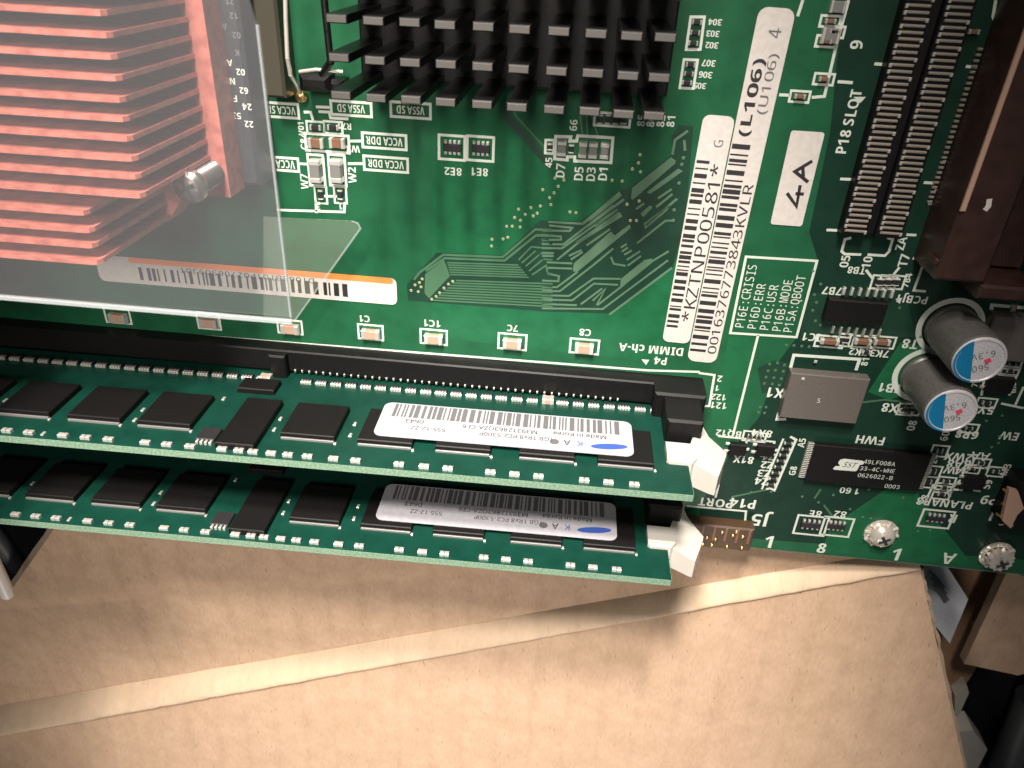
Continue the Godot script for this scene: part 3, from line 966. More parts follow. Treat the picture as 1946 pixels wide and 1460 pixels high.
	hs.box(Vector3((h0.x + h1.x) / 2.0, 1.3, (h0.z + h1.z) / 2.0 - 0.8), Vector3(h1.x - h0.x, 2.6, 5.6), 0.3)
	var header := part("pin_header", hs, M.header, board)
	header.set_meta("label", "brown pin header with gilt pins at the board's lower edge")
	var pin := Shape.new()
	pin.lathe([[0.34, -1.0], [0.36, 0.1], [0.2, 0.35], [0.0, 0.4]], 10)
	var pin_mesh: ArrayMesh = pin.done()
	for q in [[1330, 1019], [1344, 1022], [1360, 1025], [1373, 1012], [1393, 1018], [1400, 1011], [1412, 1020], [1336, 1034], [1353, 1036], [1382, 1039], [1410, 1041]]:
		part("pin", pin_mesh, M.gold, header, pt(q[0], q[1], 2.7))
	for i in 6:
		part("groove", lead_mesh(Vector3(0.5, 0.25, 3.4)), M.cap_brown, header, Vector3(lerpf(h0.x + 1.4, h1.x - 0.8, i / 5.0), 2.5, h0.z + 2.2))
	var hang := lead_mesh(Vector3(0.6, 2.2, 0.6))
	for i in 5:
		part("pin_leg", hang, M.cap_brown, header, Vector3(lerpf(h0.x + 0.5, h1.x - 0.8, i / 4.0), -2.0, 103.0))
	# corner piece of the heatsink frame
	var g0 := pt(500, -40, 5)
	var g1 := pt(543, 188, 5)
	var fs := Shape.new()
	fs.box(Vector3((g0.x + g1.x) / 2.0 - 1.0, 2.5, (g0.z + g1.z) / 2.0 - 12), Vector3(g1.x - g0.x + 2.0, 5, g1.z - g0.z + 24), 0.4)
	part("retention_frame", fs, M.olive, board)

func capacitors():
	var cs := [Vector3(61.7, 0, 51.9), Vector3(60.6, 0, 61.0)]
	for i in 2:
		var ring := Shape.new()
		var c: Vector3 = cs[i]
		var body := Shape.new()
		body.lathe([[3.9, 0.0], [4.0, 0.3], [4.0, 0.9], [3.75, 1.15], [3.75, 1.45], [4.0, 1.7], [4.0, 10.7], [3.85, 11.1]], 48)
		var cap := part("capacitor", body, M.sleeve, board, c)
		cap.set_meta("label", ["upper round capacitor, silver top with a blue segment", "lower round capacitor, silver top with a blue segment"][i])
		var top := Shape.new()
		top.lathe([[3.86, 11.05], [3.7, 11.35], [3.45, 11.4], [3.3, 11.28], [0.0, 11.28]], 48)
		part("metal_top", top, M.aluminium, cap)
		var seg := PackedVector2Array()
		var turn := deg_to_rad(-14.0)
		for k in 17:
			var a := deg_to_rad(180 - 72 + 144.0 * k / 16.0) + turn
			seg.append(Vector2(cos(a), sin(a)) * 3.28)
		var bl := Shape.new()
		bl.sheet(seg, 11.31)
		part("blue_mark", bl, M.blue, cap)
		var arc := Shape.new()
		for k in 14:
			var a0 := deg_to_rad(180 - 72 + 144.0 * k / 14.0) + turn
			var a1 := deg_to_rad(180 - 72 + 144.0 * (k + 1) / 14.0) + turn
			arc.tri(Vector3(cos(a0) * 3.40, 11.415, sin(a0) * 3.40), Vector3(cos(a1) * 3.40, 11.415, sin(a1) * 3.40), Vector3(cos(a1) * 3.72, 11.375, sin(a1) * 3.72), Vector3.UP)
			arc.tri(Vector3(cos(a0) * 3.40, 11.415, sin(a0) * 3.40), Vector3(cos(a1) * 3.72, 11.375, sin(a1) * 3.72), Vector3(cos(a0) * 3.72, 11.375, sin(a0) * 3.72), Vector3.UP)
		part("blue_rim", arc, M.blue, cap)
		part("printed_text", flat_text("560", 1.0), M.ink_grey, cap, Vector3(0.5, 11.33, 1.2), up_basis(200))
		part("printed_text", flat_text("6.3V", 1.0), M.ink_grey, cap, Vector3(0.2, 11.33, -0.9), up_basis(200))
		var r := Shape.new()
		r.box(Vector3(0, 0, 0), Vector3(0.9, 0.02, 0.8), 0.0)
		part("red_mark", r, M.red, cap, Vector3(1.1, 11.32, -0.1), Basis(Vector3.UP, 0.6))
		# white printed ring on the board
		var pr := []
		for k in 48:
			pr.append(c + Vector3(cos(TAU * k / 48) * 4.75, 0.06, sin(TAU * k / 48) * 4.75))
		ring.ribbon(pr, 0.9, true)
		part("printed_ring", ring, M.silk, board)

func ics():
	# square black chip in a white frame, its reflection painted in as grey
	silk_line([[1494, 797], [1477, 797], [1509, 675], [1634, 683], [1627, 704]], 6)
	var a := pt(1516, 710, 2.0)
	var b := pt(1602, 804, 2.0)
	var c := chip("square_chip", Vector3((a.x + b.x) / 2.0 + 0.6, 0.05, (a.z + b.z) / 2.0), Vector3(b.x - a.x + 3.2, 2.0, b.z - a.z), M.chip_grey, board, Basis.IDENTITY, 0.15)
	c.set_meta("label", "square shiny chip, its reflection painted as grey, inside a white printed frame")
	var pad := lead_mesh(Vector3(0.5, 0.2, 0.5))
	for q in [[1550, 687, 0.4], [1526, 720, 2.05]]:
		var p := pt(q[0], q[1], q[2])
		part("solder_spot", pad, M.solder, c, Vector3(p.x, q[2], p.z) - c.position / K)
	part("printed_text", flat_text("S", 0.8), M.silk, c, Vector3(-0.8, 2.01, 0.4), up_basis(0))
	# fourteen-lead chip
	var s0 := pt(1568, 572, 1.5)
	var s1 := pt(1690, 616, 1.5)
	var so := chip("fourteen_lead_chip", Vector3((s0.x + s1.x) / 2.0 - 0.2, 0.1, (s0.z + s1.z) / 2.0), Vector3(9.2, 1.5, 3.9), M.chip, board)
	so.set_meta("label", "black chip with seven bright leads along each side")
	var ld := lead_mesh(Vector3(0.42, 0.7, 1.3))
	for i in 7:
		for k in [[1604, 15.2, 553], [1583, 14.7, 626]]:
			var p := pt(k[0] + i * k[1], k[2] + i * 1.0, 0.4)
			part("lead", ld, M.solder if k[2] < 600 else M.solder_dull, so, Vector3(p.x, 0.05, p.z) - so.position / K)
	# flash memory chip
	var f0 := pt(1558, 846, 1.2)
	var f1 := pt(1716, 932, 1.2)
	var fl := chip("flash_chip", Vector3((f0.x + f1.x) / 2.0 + 1.0, 0.1, (f0.z + f1.z) / 2.0), Vector3(f1.x - f0.x + 3.4, 1.15, f1.z - f0.z), M.chip, board, Basis.IDENTITY, 0.12)
	fl.set_meta("label", "black rectangular memory chip with a white slanted logo and fine leads")
	var fc := fl.position / K
	var hw := (f1.x - f0.x + 3.4) / 2.0
	var fine := lead_mesh(Vector3(1.1, 0.5, 0.2))
	var nlead := 20
	for i in nlead:
		for k in [-1, 1]:
			part("lead", fine, M.solder_dull, fl, Vector3(k * (hw + 0.5), 0.0, lerpf(-1.0, 1.0, i / float(nlead - 1)) * ((f1.z - f0.z) / 2.0 - 0.3)))
	var lg := Shape.new()
	var lp := PackedVector2Array()
	for q in [[1583, 891], [1588, 886], [1597, 886], [1593, 880], [1597, 874], [1605, 872], [1640, 876], [1643, 880], [1640, 883], [1634, 884], [1630, 893], [1626, 896], [1586, 893]]:
		var p := pt(q[0], q[1], 1.27)
		lp.append(Vector2(p.x, p.z))
	lg.sheet(lp, 1.27)
	var logo := part("logo", lg, M.silk, fl, -fc + Vector3(0, 0, 0))
	var sw := up_basis(0) * Basis(Vector3(1, 0, 0), Vector3(0.35, 1, 0), Vector3(0, 0, 1))
	var lt := pt(1616, 884, 1.29)
	part("printed_text", flat_text("SST", 1.05, sans), M.ink, fl, lt - fc, sw)
	for q in [["49LF008A", 1672, 880, 8], ["33-4C-WHE", 1668, 893, 8], ["0626022-B", 1664, 906, 8], ["0003", 1696, 925, 9]]:
		var p := pt(q[1], q[2], 1.27)
		part("printed_text", flat_text(q[0], 0.82), M.silk, fl, p - fc, up_basis(0))
	# grey power transistor at the right edge
	var t0 := pt(1900, 600, 2.2)
	var t1 := pt(1960, 690, 2.2)
	var tr := chip("power_transistor", Vector3((t0.x + t1.x) / 2.0, 0.05, (t0.z + t1.z) / 2.0), Vector3(t1.x - t0.x + 1.2, 2.2, t1.z - t0.z), M.chip_grey, board)
	tr.set_meta("label", "grey power transistor cut by the right edge, beside the capacitors")
	part("tab", lead_mesh(Vector3(1.4, 1.2, 2.2)), M.solder_dull, tr, Vector3(-(t1.x - t0.x) / 2.0 - 0.7, 0, 1.0))
	part("lead", lead_mesh(Vector3(0.8, 0.8, 1.2)), M.tin, tr, Vector3(-1.2, 0, -(t1.z - t0.z) / 2.0 - 0.7))
	silk_line([[1880, 612], [1886, 580], [1960, 586]], 6)
	# three-lead transistors
	for q in [[1882, 720, 1922, 747, 1], [1836, 907, 1868, 931, 1], [1388, 846, 1416, 866, 0], [1440, 848, 1470, 868, 0]]:
		var a0 := pt(q[0], q[1], 1.0)
		var a1 := pt(q[2], q[3], 1.0)
		var tq := chip("transistor", Vector3((a0.x + a1.x) / 2.0, 0.1, (a0.z + a1.z) / 2.0), Vector3(a1.x - a0.x, 1.0, a1.z - a0.z + 0.4), M.chip, board, Basis.IDENTITY, 0.12)
		var w := (a1.x - a0.x) / 2.0
		var leg := lead_mesh(Vector3(0.75, 0.35, 0.55))
		part("lead", leg, M.solder, tq, Vector3(-w - 0.3, 0, -0.75))
		part("lead", leg, M.solder, tq, Vector3(-w - 0.3, 0, 0.85))
		part("lead", leg, M.solder, tq, Vector3(w + 0.3, 0, 0.1))
	# dark connector with gilt contacts, lower right corner
	var k0 := pt(1902, 925, 3)
	var ks := Shape.new()
	ks.box(Vector3(k0.x + 8.6, 2.2, 82.6), Vector3(13, 4.4, 9.5), 0.3)
	var con := part("connector", ks, M.black, board)
	con.set_meta("label", "black connector with gilt contacts and a tan curved tongue, right edge")
	var tong := PackedVector2Array()
	for q in [[1915, 925], [1932, 930], [1943, 962], [1930, 975], [1918, 1000], [1902, 985]]:
		var p := pt(q[0], q[1], 4.5)
		tong.append(Vector2(p.x, p.z))
	var tg := Shape.new()
	tg.prism(tong, 4.3, 5.2)
	part("tongue", tg, M.cap_tan, con)
	for q in [[1917, 938], [1908, 958], [1898, 978], [1912, 932]]:
		part("contact", lead_mesh(Vector3(1.3, 0.4, 0.35)), M.gold, con, pt(q[0], q[1], 4.4), Basis(Vector3.UP, -0.5))
	silk_line([[1946, 921], [1913, 918], [1881, 990]], 5)

func small_parts():
	# tan capacitors in a row along the memory slot
	for q in [[372, 593, 420, 627], [526, 607, 575, 636], [680, 616, 728, 647], [799, 625, 849, 656], [948, 633, 999, 666], [1085, 643, 1136, 674], [196, 585, 250, 616]]:
		silk_box(q[0], q[1], q[2], q[3], 4.0)
		var a := pt(q[0] + 6, q[1] + 12, 0.9)
		var b := pt(q[2] - 7, q[3] + 1, 0.9)
		smd("tan_capacitor", Vector3((a.x + b.x) / 2.0, 0.05, (a.z + b.z) / 2.0 - 0.1), 3.2, 1.7, 1.1, M.cap_tan, board, Basis.IDENTITY, 0.3)
	# two dark inductors and the brown pair above them
	for q in [[588, 302, 612, 346], [627, 302, 652, 346]]:
		silk_box(q[0] - 4, q[1] - 9, q[2] + 6, q[3] + 8, 4.5)
		smd_px("inductor", q[0], q[1], q[2], q[3], 1.6, M.cap_grey, false, 0.3)
	silk_box(579, 253, 664, 291, 4.5)
	for q in [[586, 261, 616, 282], [626, 261, 656, 282]]:
		smd_px("brown_capacitor", q[0], q[1], q[2], q[3], 1.0, M.cap_brown, false, 0.3)
	for q in [[589, 236, 610, 248], [622, 236, 644, 248]]:
		smd_px("chip_resistor", q[0], q[1], q[2], q[3], 0.6, M.res)
	for q in [[604, 360, 615, 380], [641, 360, 652, 380]]:
		smd_px("chip_resistor", q[0], q[1], q[2], q[3], 0.6, M.res)
	# four-element resistor packs: body and eight leads each
	for q in [[842, 266, 876, 296], [896, 268, 930, 298], [1526, 989, 1558, 1010], [1577, 992, 1605, 1012], [1765, 978, 1795, 996]]:
		silk_box(q[0] - 8, q[1] - 10, q[2] + 7, q[3] + 9, 4.5)
		var a := pt(q[0], q[1], 0.6)
		var b := pt(q[2], q[3], 0.6)
		var c := (a + b) / 2.0
		c.y = 0.05
		var o := chip("resistor_pack", c, Vector3(snappedf(b.x - a.x, 0.1), 0.6, snappedf((b.z - a.z) * 0.55, 0.1)), M.res, board, Basis.IDENTITY, 0.1)
		for i in 4:
			for k in [-1, 1]:
				part("terminal", lead_mesh(Vector3(0.42, 0.5, 0.6)), M.solder, o, Vector3(lerpf(a.x, b.x, (i + 0.5) / 4.0) - c.x, 0, k * (b.z - a.z) * 0.36))
	# capacitors in the white frame near the middle
	silk_line([[1056, 259], [1085, 260], [1083, 268], [1096, 268], [1098, 258], [1165, 262], [1161, 309], [1092, 306], [1092, 298], [1078, 298], [1078, 304], [1054, 302]], 5, true)
	silk_line([[1037, 266], [1053, 266], [1051, 292], [1036, 291]], 4, true)
	for q in [[1060, 267, 1075, 296], [1101, 269, 1114, 300], [1120, 270, 1134, 301], [1142, 271, 1156, 302]]:
		smd_px("chip_capacitor", q[0], q[1], q[2], q[3], 0.9, M.cap_grey, false, 0.35)
	smd_px("chip_resistor", 1041, 272, 1050, 286, 0.5, M.res, false)
	smd_px("chip_resistor", 1081, 274, 1090, 292, 0.5, M.res, false)
	silk_box(1131, 213, 1196, 242, 4)
	for i in 4:
		smd_px("chip_resistor", 1136 + i * 15, 217, 1145 + i * 15, 236, 0.5, M.res, false)
	# threes on the upper right of the pin heatsink
	silk_line([[1313, 32], [1339, 32], [1331, 94], [1304, 94]], 4, true)
	silk_line([[1300, 113], [1326, 114], [1318, 168], [1292, 167]], 4, true)
	for i in 3:
		smd_px("chip_resistor", 1316 - i * 3.5, 37 + i * 20, 1333 - i * 3.5, 47 + i * 20, 0.5, M.res, false)
		smd_px("chip_resistor", 1304 - i * 3.5, 118 + i * 17, 1321 - i * 3.5, 128 + i * 17, 0.5, M.res, false)
	# right side of the board
	for q in [[1560, 643, 1593, 655], [1625, 643, 1654, 655], [1662, 644, 1690, 656]]:
		smd_px("chip_capacitor", q[0], q[1], q[2], q[3], 0.9, M.cap_brown)
	smd_px("chip_resistor", 1604, 640, 1612, 652, 0.5, M.res)
	smd_px("black_resistor", 1640, 665, 1652, 672, 0.7, M.res, false)
	for i in 3:
		smd_px("chip_resistor", 1668 + i * 15, 529, 1677 + i * 15, 543, 0.5, M.res)
	for i in 8:
		smd_px("chip_resistor", 1491 - i * 4.8, 840 + i * 11.2, 1506 - i * 4.8, 846 + i * 11.2, 0.45, M.res, false)
	silk_line([[1502, 830], [1513, 836], [1472, 932], [1463, 928], [1456, 930]], 5)
	silk_line([[1489, 834], [1448, 930]], 4)
	for q in [[1718, 773, 1725, 783], [1731, 773, 1738, 783], [1782, 852, 1790, 862], [1769, 891, 1777, 901], [1758, 911, 1768, 921], [1793, 912, 1804, 919], [1789, 924, 1800, 931], [1784, 936, 1795, 943], [1888, 893, 1898, 900], [1860, 877, 1870, 884], [1843, 889, 1852, 894], [1918, 690, 1930, 696], [1914, 702, 1926, 708], [1836, 811, 1848, 817], [1868, 762, 1882, 770], [1422, 825, 1430, 832], [1438, 828, 1446, 834]]:
		smd_px("chip_resistor", q[0], q[1], q[2], q[3], 0.45, M.res)
	for q in [[1520, 183], [1566, 150], [1578, 40], [1586, 60], [1570, 78], [1830, 20], [1850, 60], [1854, 180], [1870, 205], [1860, 255]]:
		smd_px("chip_capacitor", q[0] - 9, q[1] - 5, q[0] + 9, q[1] + 5, 0.8, M.cap_brown, q[0] < 1700)
	# ladder of pads at the top right
	smd_px("chip_capacitor", 1580, 0, 1604, 26, 0.8, M.cap_grey, false)
	smd_px("chip_capacitor", 1564, 52, 1592, 84, 0.8, M.cap_grey, false)

func lettering():
	# framed legends at the left
	for q in [[500, 194, 568, 225, "VCCA SD"], [628, 191, 706, 222, "VSSA SD"], [742, 193, 818, 226, "VSSA SD"], [688, 252, 772, 285, "VCCA DDR"], [691, 296, 775, 328, "VCCA DDR"], [498, 297, 568, 326, "VCCA 01"]]:
		silk_box(q[0], q[1], q[2], q[3], 4.5)
		silk(q[4], (q[0] + q[2]) / 2.0, (q[1] + q[3]) / 2.0, 15, 180, 0.07, 0.70)
	for q in [[[664, 268], [688, 268]], [[661, 311], [691, 311]], [[568, 311], [585, 312]], [[577, 213], [590, 213], [595, 230]], [[600, 203], [626, 204]], [[605, 212], [625, 213], [628, 224], [662, 226]], [[526, 399], [655, 403]], [[600, 384], [601, 405]], [[616, 373], [640, 373]], [[655, 384], [654, 405]]]:
		silk_line(q, 4.5)
	for q in [["W3", 671, 283, 13, 180], ["W2", 669, 333, 15, 90], ["C84", 577, 268, 13, 90], ["W7", 578, 345, 14, 90], ["V01", 572, 245, 11, 90], ["8E2", 861, 326, 15, 180], ["8E1", 912, 327, 15, 180], ["66", 1090, 238, 14, 90], ["45", 1043, 309, 13, 90], ["D7", 1065, 324, 17, 90], ["D5", 1100, 330, 17, 90], ["D3", 1123, 331, 17, 90], ["D1", 1146, 331, 17, 90], ["R71", 655, 240, 12, 180], ["3", 605, 393, 11, 180], ["1", 648, 393, 11, 180],
		["85", 1219, 229, 15, 90], ["86", 1237, 230, 15, 90], ["82", 1256, 230, 15, 90], ["81", 1275, 231, 15, 90],
		["304", 1359, 42, 12, 180], ["303", 1355, 64, 12, 180], ["302", 1353, 86, 12, 180], ["307", 1347, 120, 12, 180], ["306", 1341, 142, 12, 180], ["305", 1330, 163, 11, 180],
		["DIMM ch-A", 1237, 665, 15, 180], ["P4", 1255, 686, 14, 180], ["121", 1367, 771, 12, 180], ["122", 1366, 755, 11, 180], ["1", 1364, 738, 11, 180], ["2", 1368, 720, 12, 180],
		["C1", 693, 606, 12, 180], ["1C1", 822, 615, 13, 180], ["7C", 974, 624, 12, 180], ["C8", 1112, 632, 13, 180],
		["BQ12", 1385, 823, 12, 180], ["81X", 1413, 874, 13, 180], ["8X4", 1448, 824, 13, 180], ["Z1", 1462, 868, 13, 180], ["Z2", 1458, 884, 13, 180], ["Z3", 1452, 900, 13, 180], ["Z4", 1447, 915, 13, 180], ["A5", 1524, 842, 13, 90], ["G8", 1507, 895, 13, 90], ["FWH", 1654, 837, 15, 180], ["1 60", 1615, 933, 11, 180],
		["PORT", 1360, 956, 15, 180], ["P14", 1411, 957, 17, 180], ["J5", 1448, 986, 22, 180], ["8E", 1550, 977, 12, 180], ["82", 1597, 978, 12, 180], ["1", 1461, 1030, 22, 0], ["8", 1562, 1042, 18, 0], ["1", 1703, 1054, 22, 0], ["A", 1803, 1062, 20, 180], ["R", 1810, 986, 15, 180],
		["7B7", 1582, 553, 14, 180], ["IC1", 1543, 641, 14, 180], ["7K2", 1632, 669, 13, 180], ["7K3", 1672, 672, 13, 180], ["81", 1644, 688, 13, 90], ["X1", 1475, 747, 18, 180], ["T8", 1730, 654, 17, 180], ["TB1", 1694, 738, 16, 180], ["PX8", 1699, 776, 16, 180], ["08", 1733, 809, 16, 90],
		["05", 1606, 497, 17, 90], ["10", 1648, 499, 17, 90], ["TB8", 1628, 514, 13, 180], ["ZA", 1713, 463, 17, 90], ["T7", 1718, 495, 18, 90], ["7B4", 1724, 533, 13, 90], ["PCBJ1", 1735, 567, 14, 180], ["9", 1628, 85, 24, 90], ["P18 SLOT", 1613, 232, 21, 90],
		["60", 1796, 829, 15, 90], ["24", 1776, 873, 14, 90], ["R8", 1757, 949, 15, 90], ["PLANAR8", 1795, 957, 13, 180], ["2WX", 1822, 869, 14, 180], ["KA8", 1822, 883, 14, 180], ["84W", 1818, 895, 13, 180], ["AA", 1863, 868, 15, 180], ["M3", 1912, 893, 15, 90], ["59", 1877, 921, 15, 90], ["P9", 1880, 951, 16, 180], ["P6", 1915, 992, 15, 180], ["EW", 1918, 829, 14, 180], ["5Y9", 1868, 779, 15, 180], ["6R8", 1838, 826, 14, 180], ["7Y5", 1856, 725, 12, 90], ["MOS", 1925, 733, 13, 110]]:
		silk(q[0], q[1], q[2], q[3], q[4])
	# lines and frames at the right
	for q in [[[0, 612], [300, 632], [1230, 704], [1330, 707]], [[1328, 709], [1358, 713], [1348, 772], [1330, 772]], [[1441, 637], [1393, 828]], [[1365, 829], [1472, 840], [1467, 867], [1445, 867]], [[1420, 833], [1414, 866], [1392, 863]], [[1318, 837], [1310, 893], [1297, 893]], [[1366, 920], [1360, 946]], [[1305, 962], [1418, 972], [1414, 1010]], [[1618, 452], [1606, 455], [1600, 478], [1606, 483], [1637, 484]], [[1686, 452], [1697, 455], [1690, 478], [1682, 486], [1649, 484]], [[1768, 466], [1737, 552], [1760, 554]], [[1745, 473], [1764, 475]], [[1735, 491], [1768, 494]], [[1646, 513], [1660, 531]], [[1710, 508], [1700, 520], [1697, 528]], [[1613, 0], [1589, 89], [1567, 183], [1543, 185]], [[1481, 180], [1502, 181]], [[1526, 0], [1516, 31]], [[1592, 155], [1621, 157]], [[1662, 121], [1684, 123]], [[1836, 126], [1881, 130]], [[1597, 340], [1620, 341]], [[1571, 437], [1592, 438]], [[1723, 446], [1742, 447]], [[1756, 347], [1777, 348]], [[1781, 347], [1806, 348]], [[1776, 361], [1796, 362]], [[1764, 387], [1788, 388]], [[1792, 307], [1815, 307]], [[1893, 0], [1888, 30], [1905, 95]], [[1866, 752], [1873, 708], [1932, 714], [1918, 752]], [[1903, 767], [1946, 776]], [[1930, 770], [1946, 735]], [[1828, 902], [1876, 906], [1862, 934], [1850, 932]], [[1826, 912], [1808, 930], [1830, 932]], [[1775, 920], [1763, 945]], [[1870, 890], [1885, 888]], [[1800, 930], [1806, 945]]]:
		silk_line(q, 4.5)
	# legend of the jumpers
	silk_line([[1418, 488], [1553, 496], [1514, 641], [1388, 633]], 4.5, true)
	var rows := ["P16E:CRISIS", "P16D:ERR", "P16C:USR", "P16B:MODE", "P15A:QBOOT"]
	for i in 5:
		var p := pt(1404 + i * 23.4, 622 + i * 2.2, 0.07)
		var n: int = rows[i].length()
		part("printed_text", flat_text(rows[i], 1.35, mono, -1.0 * n), M.silk, board, p - Vector3(-0.1, 0, n * 1.0 / 2.0), up_basis(90))
	# arrow beside P4
	var ar := Shape.new()
	var t0 := pt(1219, 683, 0.07)
	var t1 := pt(1234, 684, 0.07)
	var t2 := pt(1228, 694, 0.07)
	ar.tri(t0, t1, t2, Vector3.UP)
	part("printed_arrow", ar, M.silk, board)
	for q in [[[1752, 448], [1770, 460], [1754, 455]], [[1702, 568], [1715, 566], [1710, 578]], [[1622, 184], [1646, 184], [1635, 196]]]:
		var s := Shape.new()
		s.tri(pt(q[0][0], q[0][1], 0.07), pt(q[1][0], q[1][1], 0.07), pt(q[2][0], q[2][1], 0.07), Vector3.UP)
		part("printed_arrow", s, M.silk, board)

# ------------------------------------------------------------------ heatsinks
func copper_heatsink():
	var hs := thing("copper_heatsink", "copper heatsink with a comb of thin parallel fins, under the clear plastic cover", "heatsink")
	var b := Shape.new()
	b.prism(PackedVector2Array([Vector2(-140, -34), Vector2(-50.1, -34), Vector2(-50.1, 35.3), Vector2(-57.0, 35.3), Vector2(-60.5, 39.8), Vector2(-140, 39.8)]), 7.0, 12.0)
	part("base", b, M.copper, hs)
	for i in 20:
		var z := 38.8 - 2.13 * i if i < 4 else 29.6 - 2.22 * (i - 4)
		var right := -59.9 if i < 4 else -52.3
		var f := Shape.new()
		var poly := PackedVector2Array([Vector2(-140, 12.0), Vector2(right, 12.0), Vector2(right, 30.0), Vector2(right - 0.35, 30.8), Vector2(right - 0.9, 31.0), Vector2(-140, 31.0)])
		f.prism(poly, -0.3, 0.3, 1)
		part("fin", f, M.copper, hs, Vector3(rng.randf_range(-0.12, 0.12), 0, z + rng.randf_range(-0.06, 0.06)))
	var sc := thing("spring_screw", "steel screw with a coarse thread at the copper heatsink's lower right corner", "screw", Vector3(-52.2, 12, 31.8))
	var body := Shape.new()
	var prof := [[1.5, 0.0]]
	for i in 12:
		prof.append([1.75, 0.25 + i * 0.5])
		prof.append([1.4, 0.5 + i * 0.5])
	body.lathe(prof, 20)
	part("thread", body, M.dark_steel, sc)
	var head := Shape.new()
	head.lathe([[1.5, 6.1], [2.2, 6.3], [2.35, 6.8], [2.2, 7.6], [1.6, 8.1], [0.9, 8.3], [0.0, 8.35]], 24)
	var hd := part("head", head, M.dark_steel, sc)
	for k in 2:
		var sl := Shape.new()
		sl.box(Vector3(0, 8.3, 0), Vector3(2.4, 0.12, 0.5), 0.03)
		part("slot", sl, M.ink, hd, Vector3(0, 0.01 * k, 0), Basis(Vector3.UP, 0.5 + PI / 2.0 * k))

func pin_heatsink():
	var hs := thing("black_pin_heatsink", "black heatsink with a grid of upright square pins at the board's top", "heatsink")
	var b := Shape.new()
	b.box(Vector3(-10.2, 4.6, -3.0), Vector3(42.5, 2.4, 43.4), 0.3)
	part("base", b, M.black, hs)
	var chipb := Shape.new()
	chipb.box(Vector3(-10, 1.7, -3), Vector3(34, 3.3, 34), 0.2)
	part("chip_package", chipb, M.chip, hs)
	var pin := Shape.new()
	pin.box(Vector3(0, 8.4, 0), Vector3(2.5, 16.8, 1.0), 0.18)
	var pm: ArrayMesh = pin.done()
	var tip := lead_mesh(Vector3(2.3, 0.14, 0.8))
	var xs := [-29.5, -25.2, -20.9, -16.7, -12.3, -8.1, -3.6, 0.6, 4.6, 8.3]
	for r in 9:
		for c in 10:
			var pn := part("pin", pm, M.black_metal, hs, Vector3(xs[c] + (rng.randf() - 0.5) * 0.15, 5.2, 18.2 - r * 4.25 + (rng.randf() - 0.5) * 0.1))
			part("pin_end", tip, M.pin_end_grey, pn, Vector3(0, 16.7, 0))
	var clip := thing("wire_clip", "bent steel wire clip hooked at the black heatsink's lower left corner", "clip")
	var w := Shape.new()
	w.tube([pt(541, -40, 9), pt(543, 40, 9), pt(546, 110, 9), pt(552, 142, 8), pt(563, 160, 6), pt(570, 176, 3)], 0.3, 10)
	part("wire", w, M.steel, clip)
	var w2 := Shape.new()
	w2.tube([pt(612, -40, 9), pt(622, 60, 9), pt(628, 118, 9), pt(612, 140, 7)], 0.5, 10)
	part("dark_wire", w2, M.black_metal, clip)
	var w3 := Shape.new()
	w3.tube([pt(570, 136, 7), pt(600, 132, 7.5), pt(625, 134, 7.5), pt(650, 136, 7)], 0.25, 8)
	part("cross_wire", w3, M.steel, clip)
	var hook := Shape.new()
	var hc := pt(598, 158, 4)
	hook.box(Vector3(hc.x, 3.0, hc.z), Vector3(4.6, 3.0, 2.4), 0.7)
	hook.box(Vector3(hc.x + 3.0, 2.2, hc.z + 0.4), Vector3(2.2, 3.4, 2.0), 0.6)
	part("hook", hook, M.black_metal, clip)
	var g := Shape.new()
	g.lathe([[0.9, 0.0], [1.0, 0.5], [0.7, 1.0], [0.0, 1.15]], 14)
	part("gold_glint", g, M.gold, clip, pt(572, 182, 0.5) + Vector3(0, -0.45, 0))  # small gold dome put in for a glint

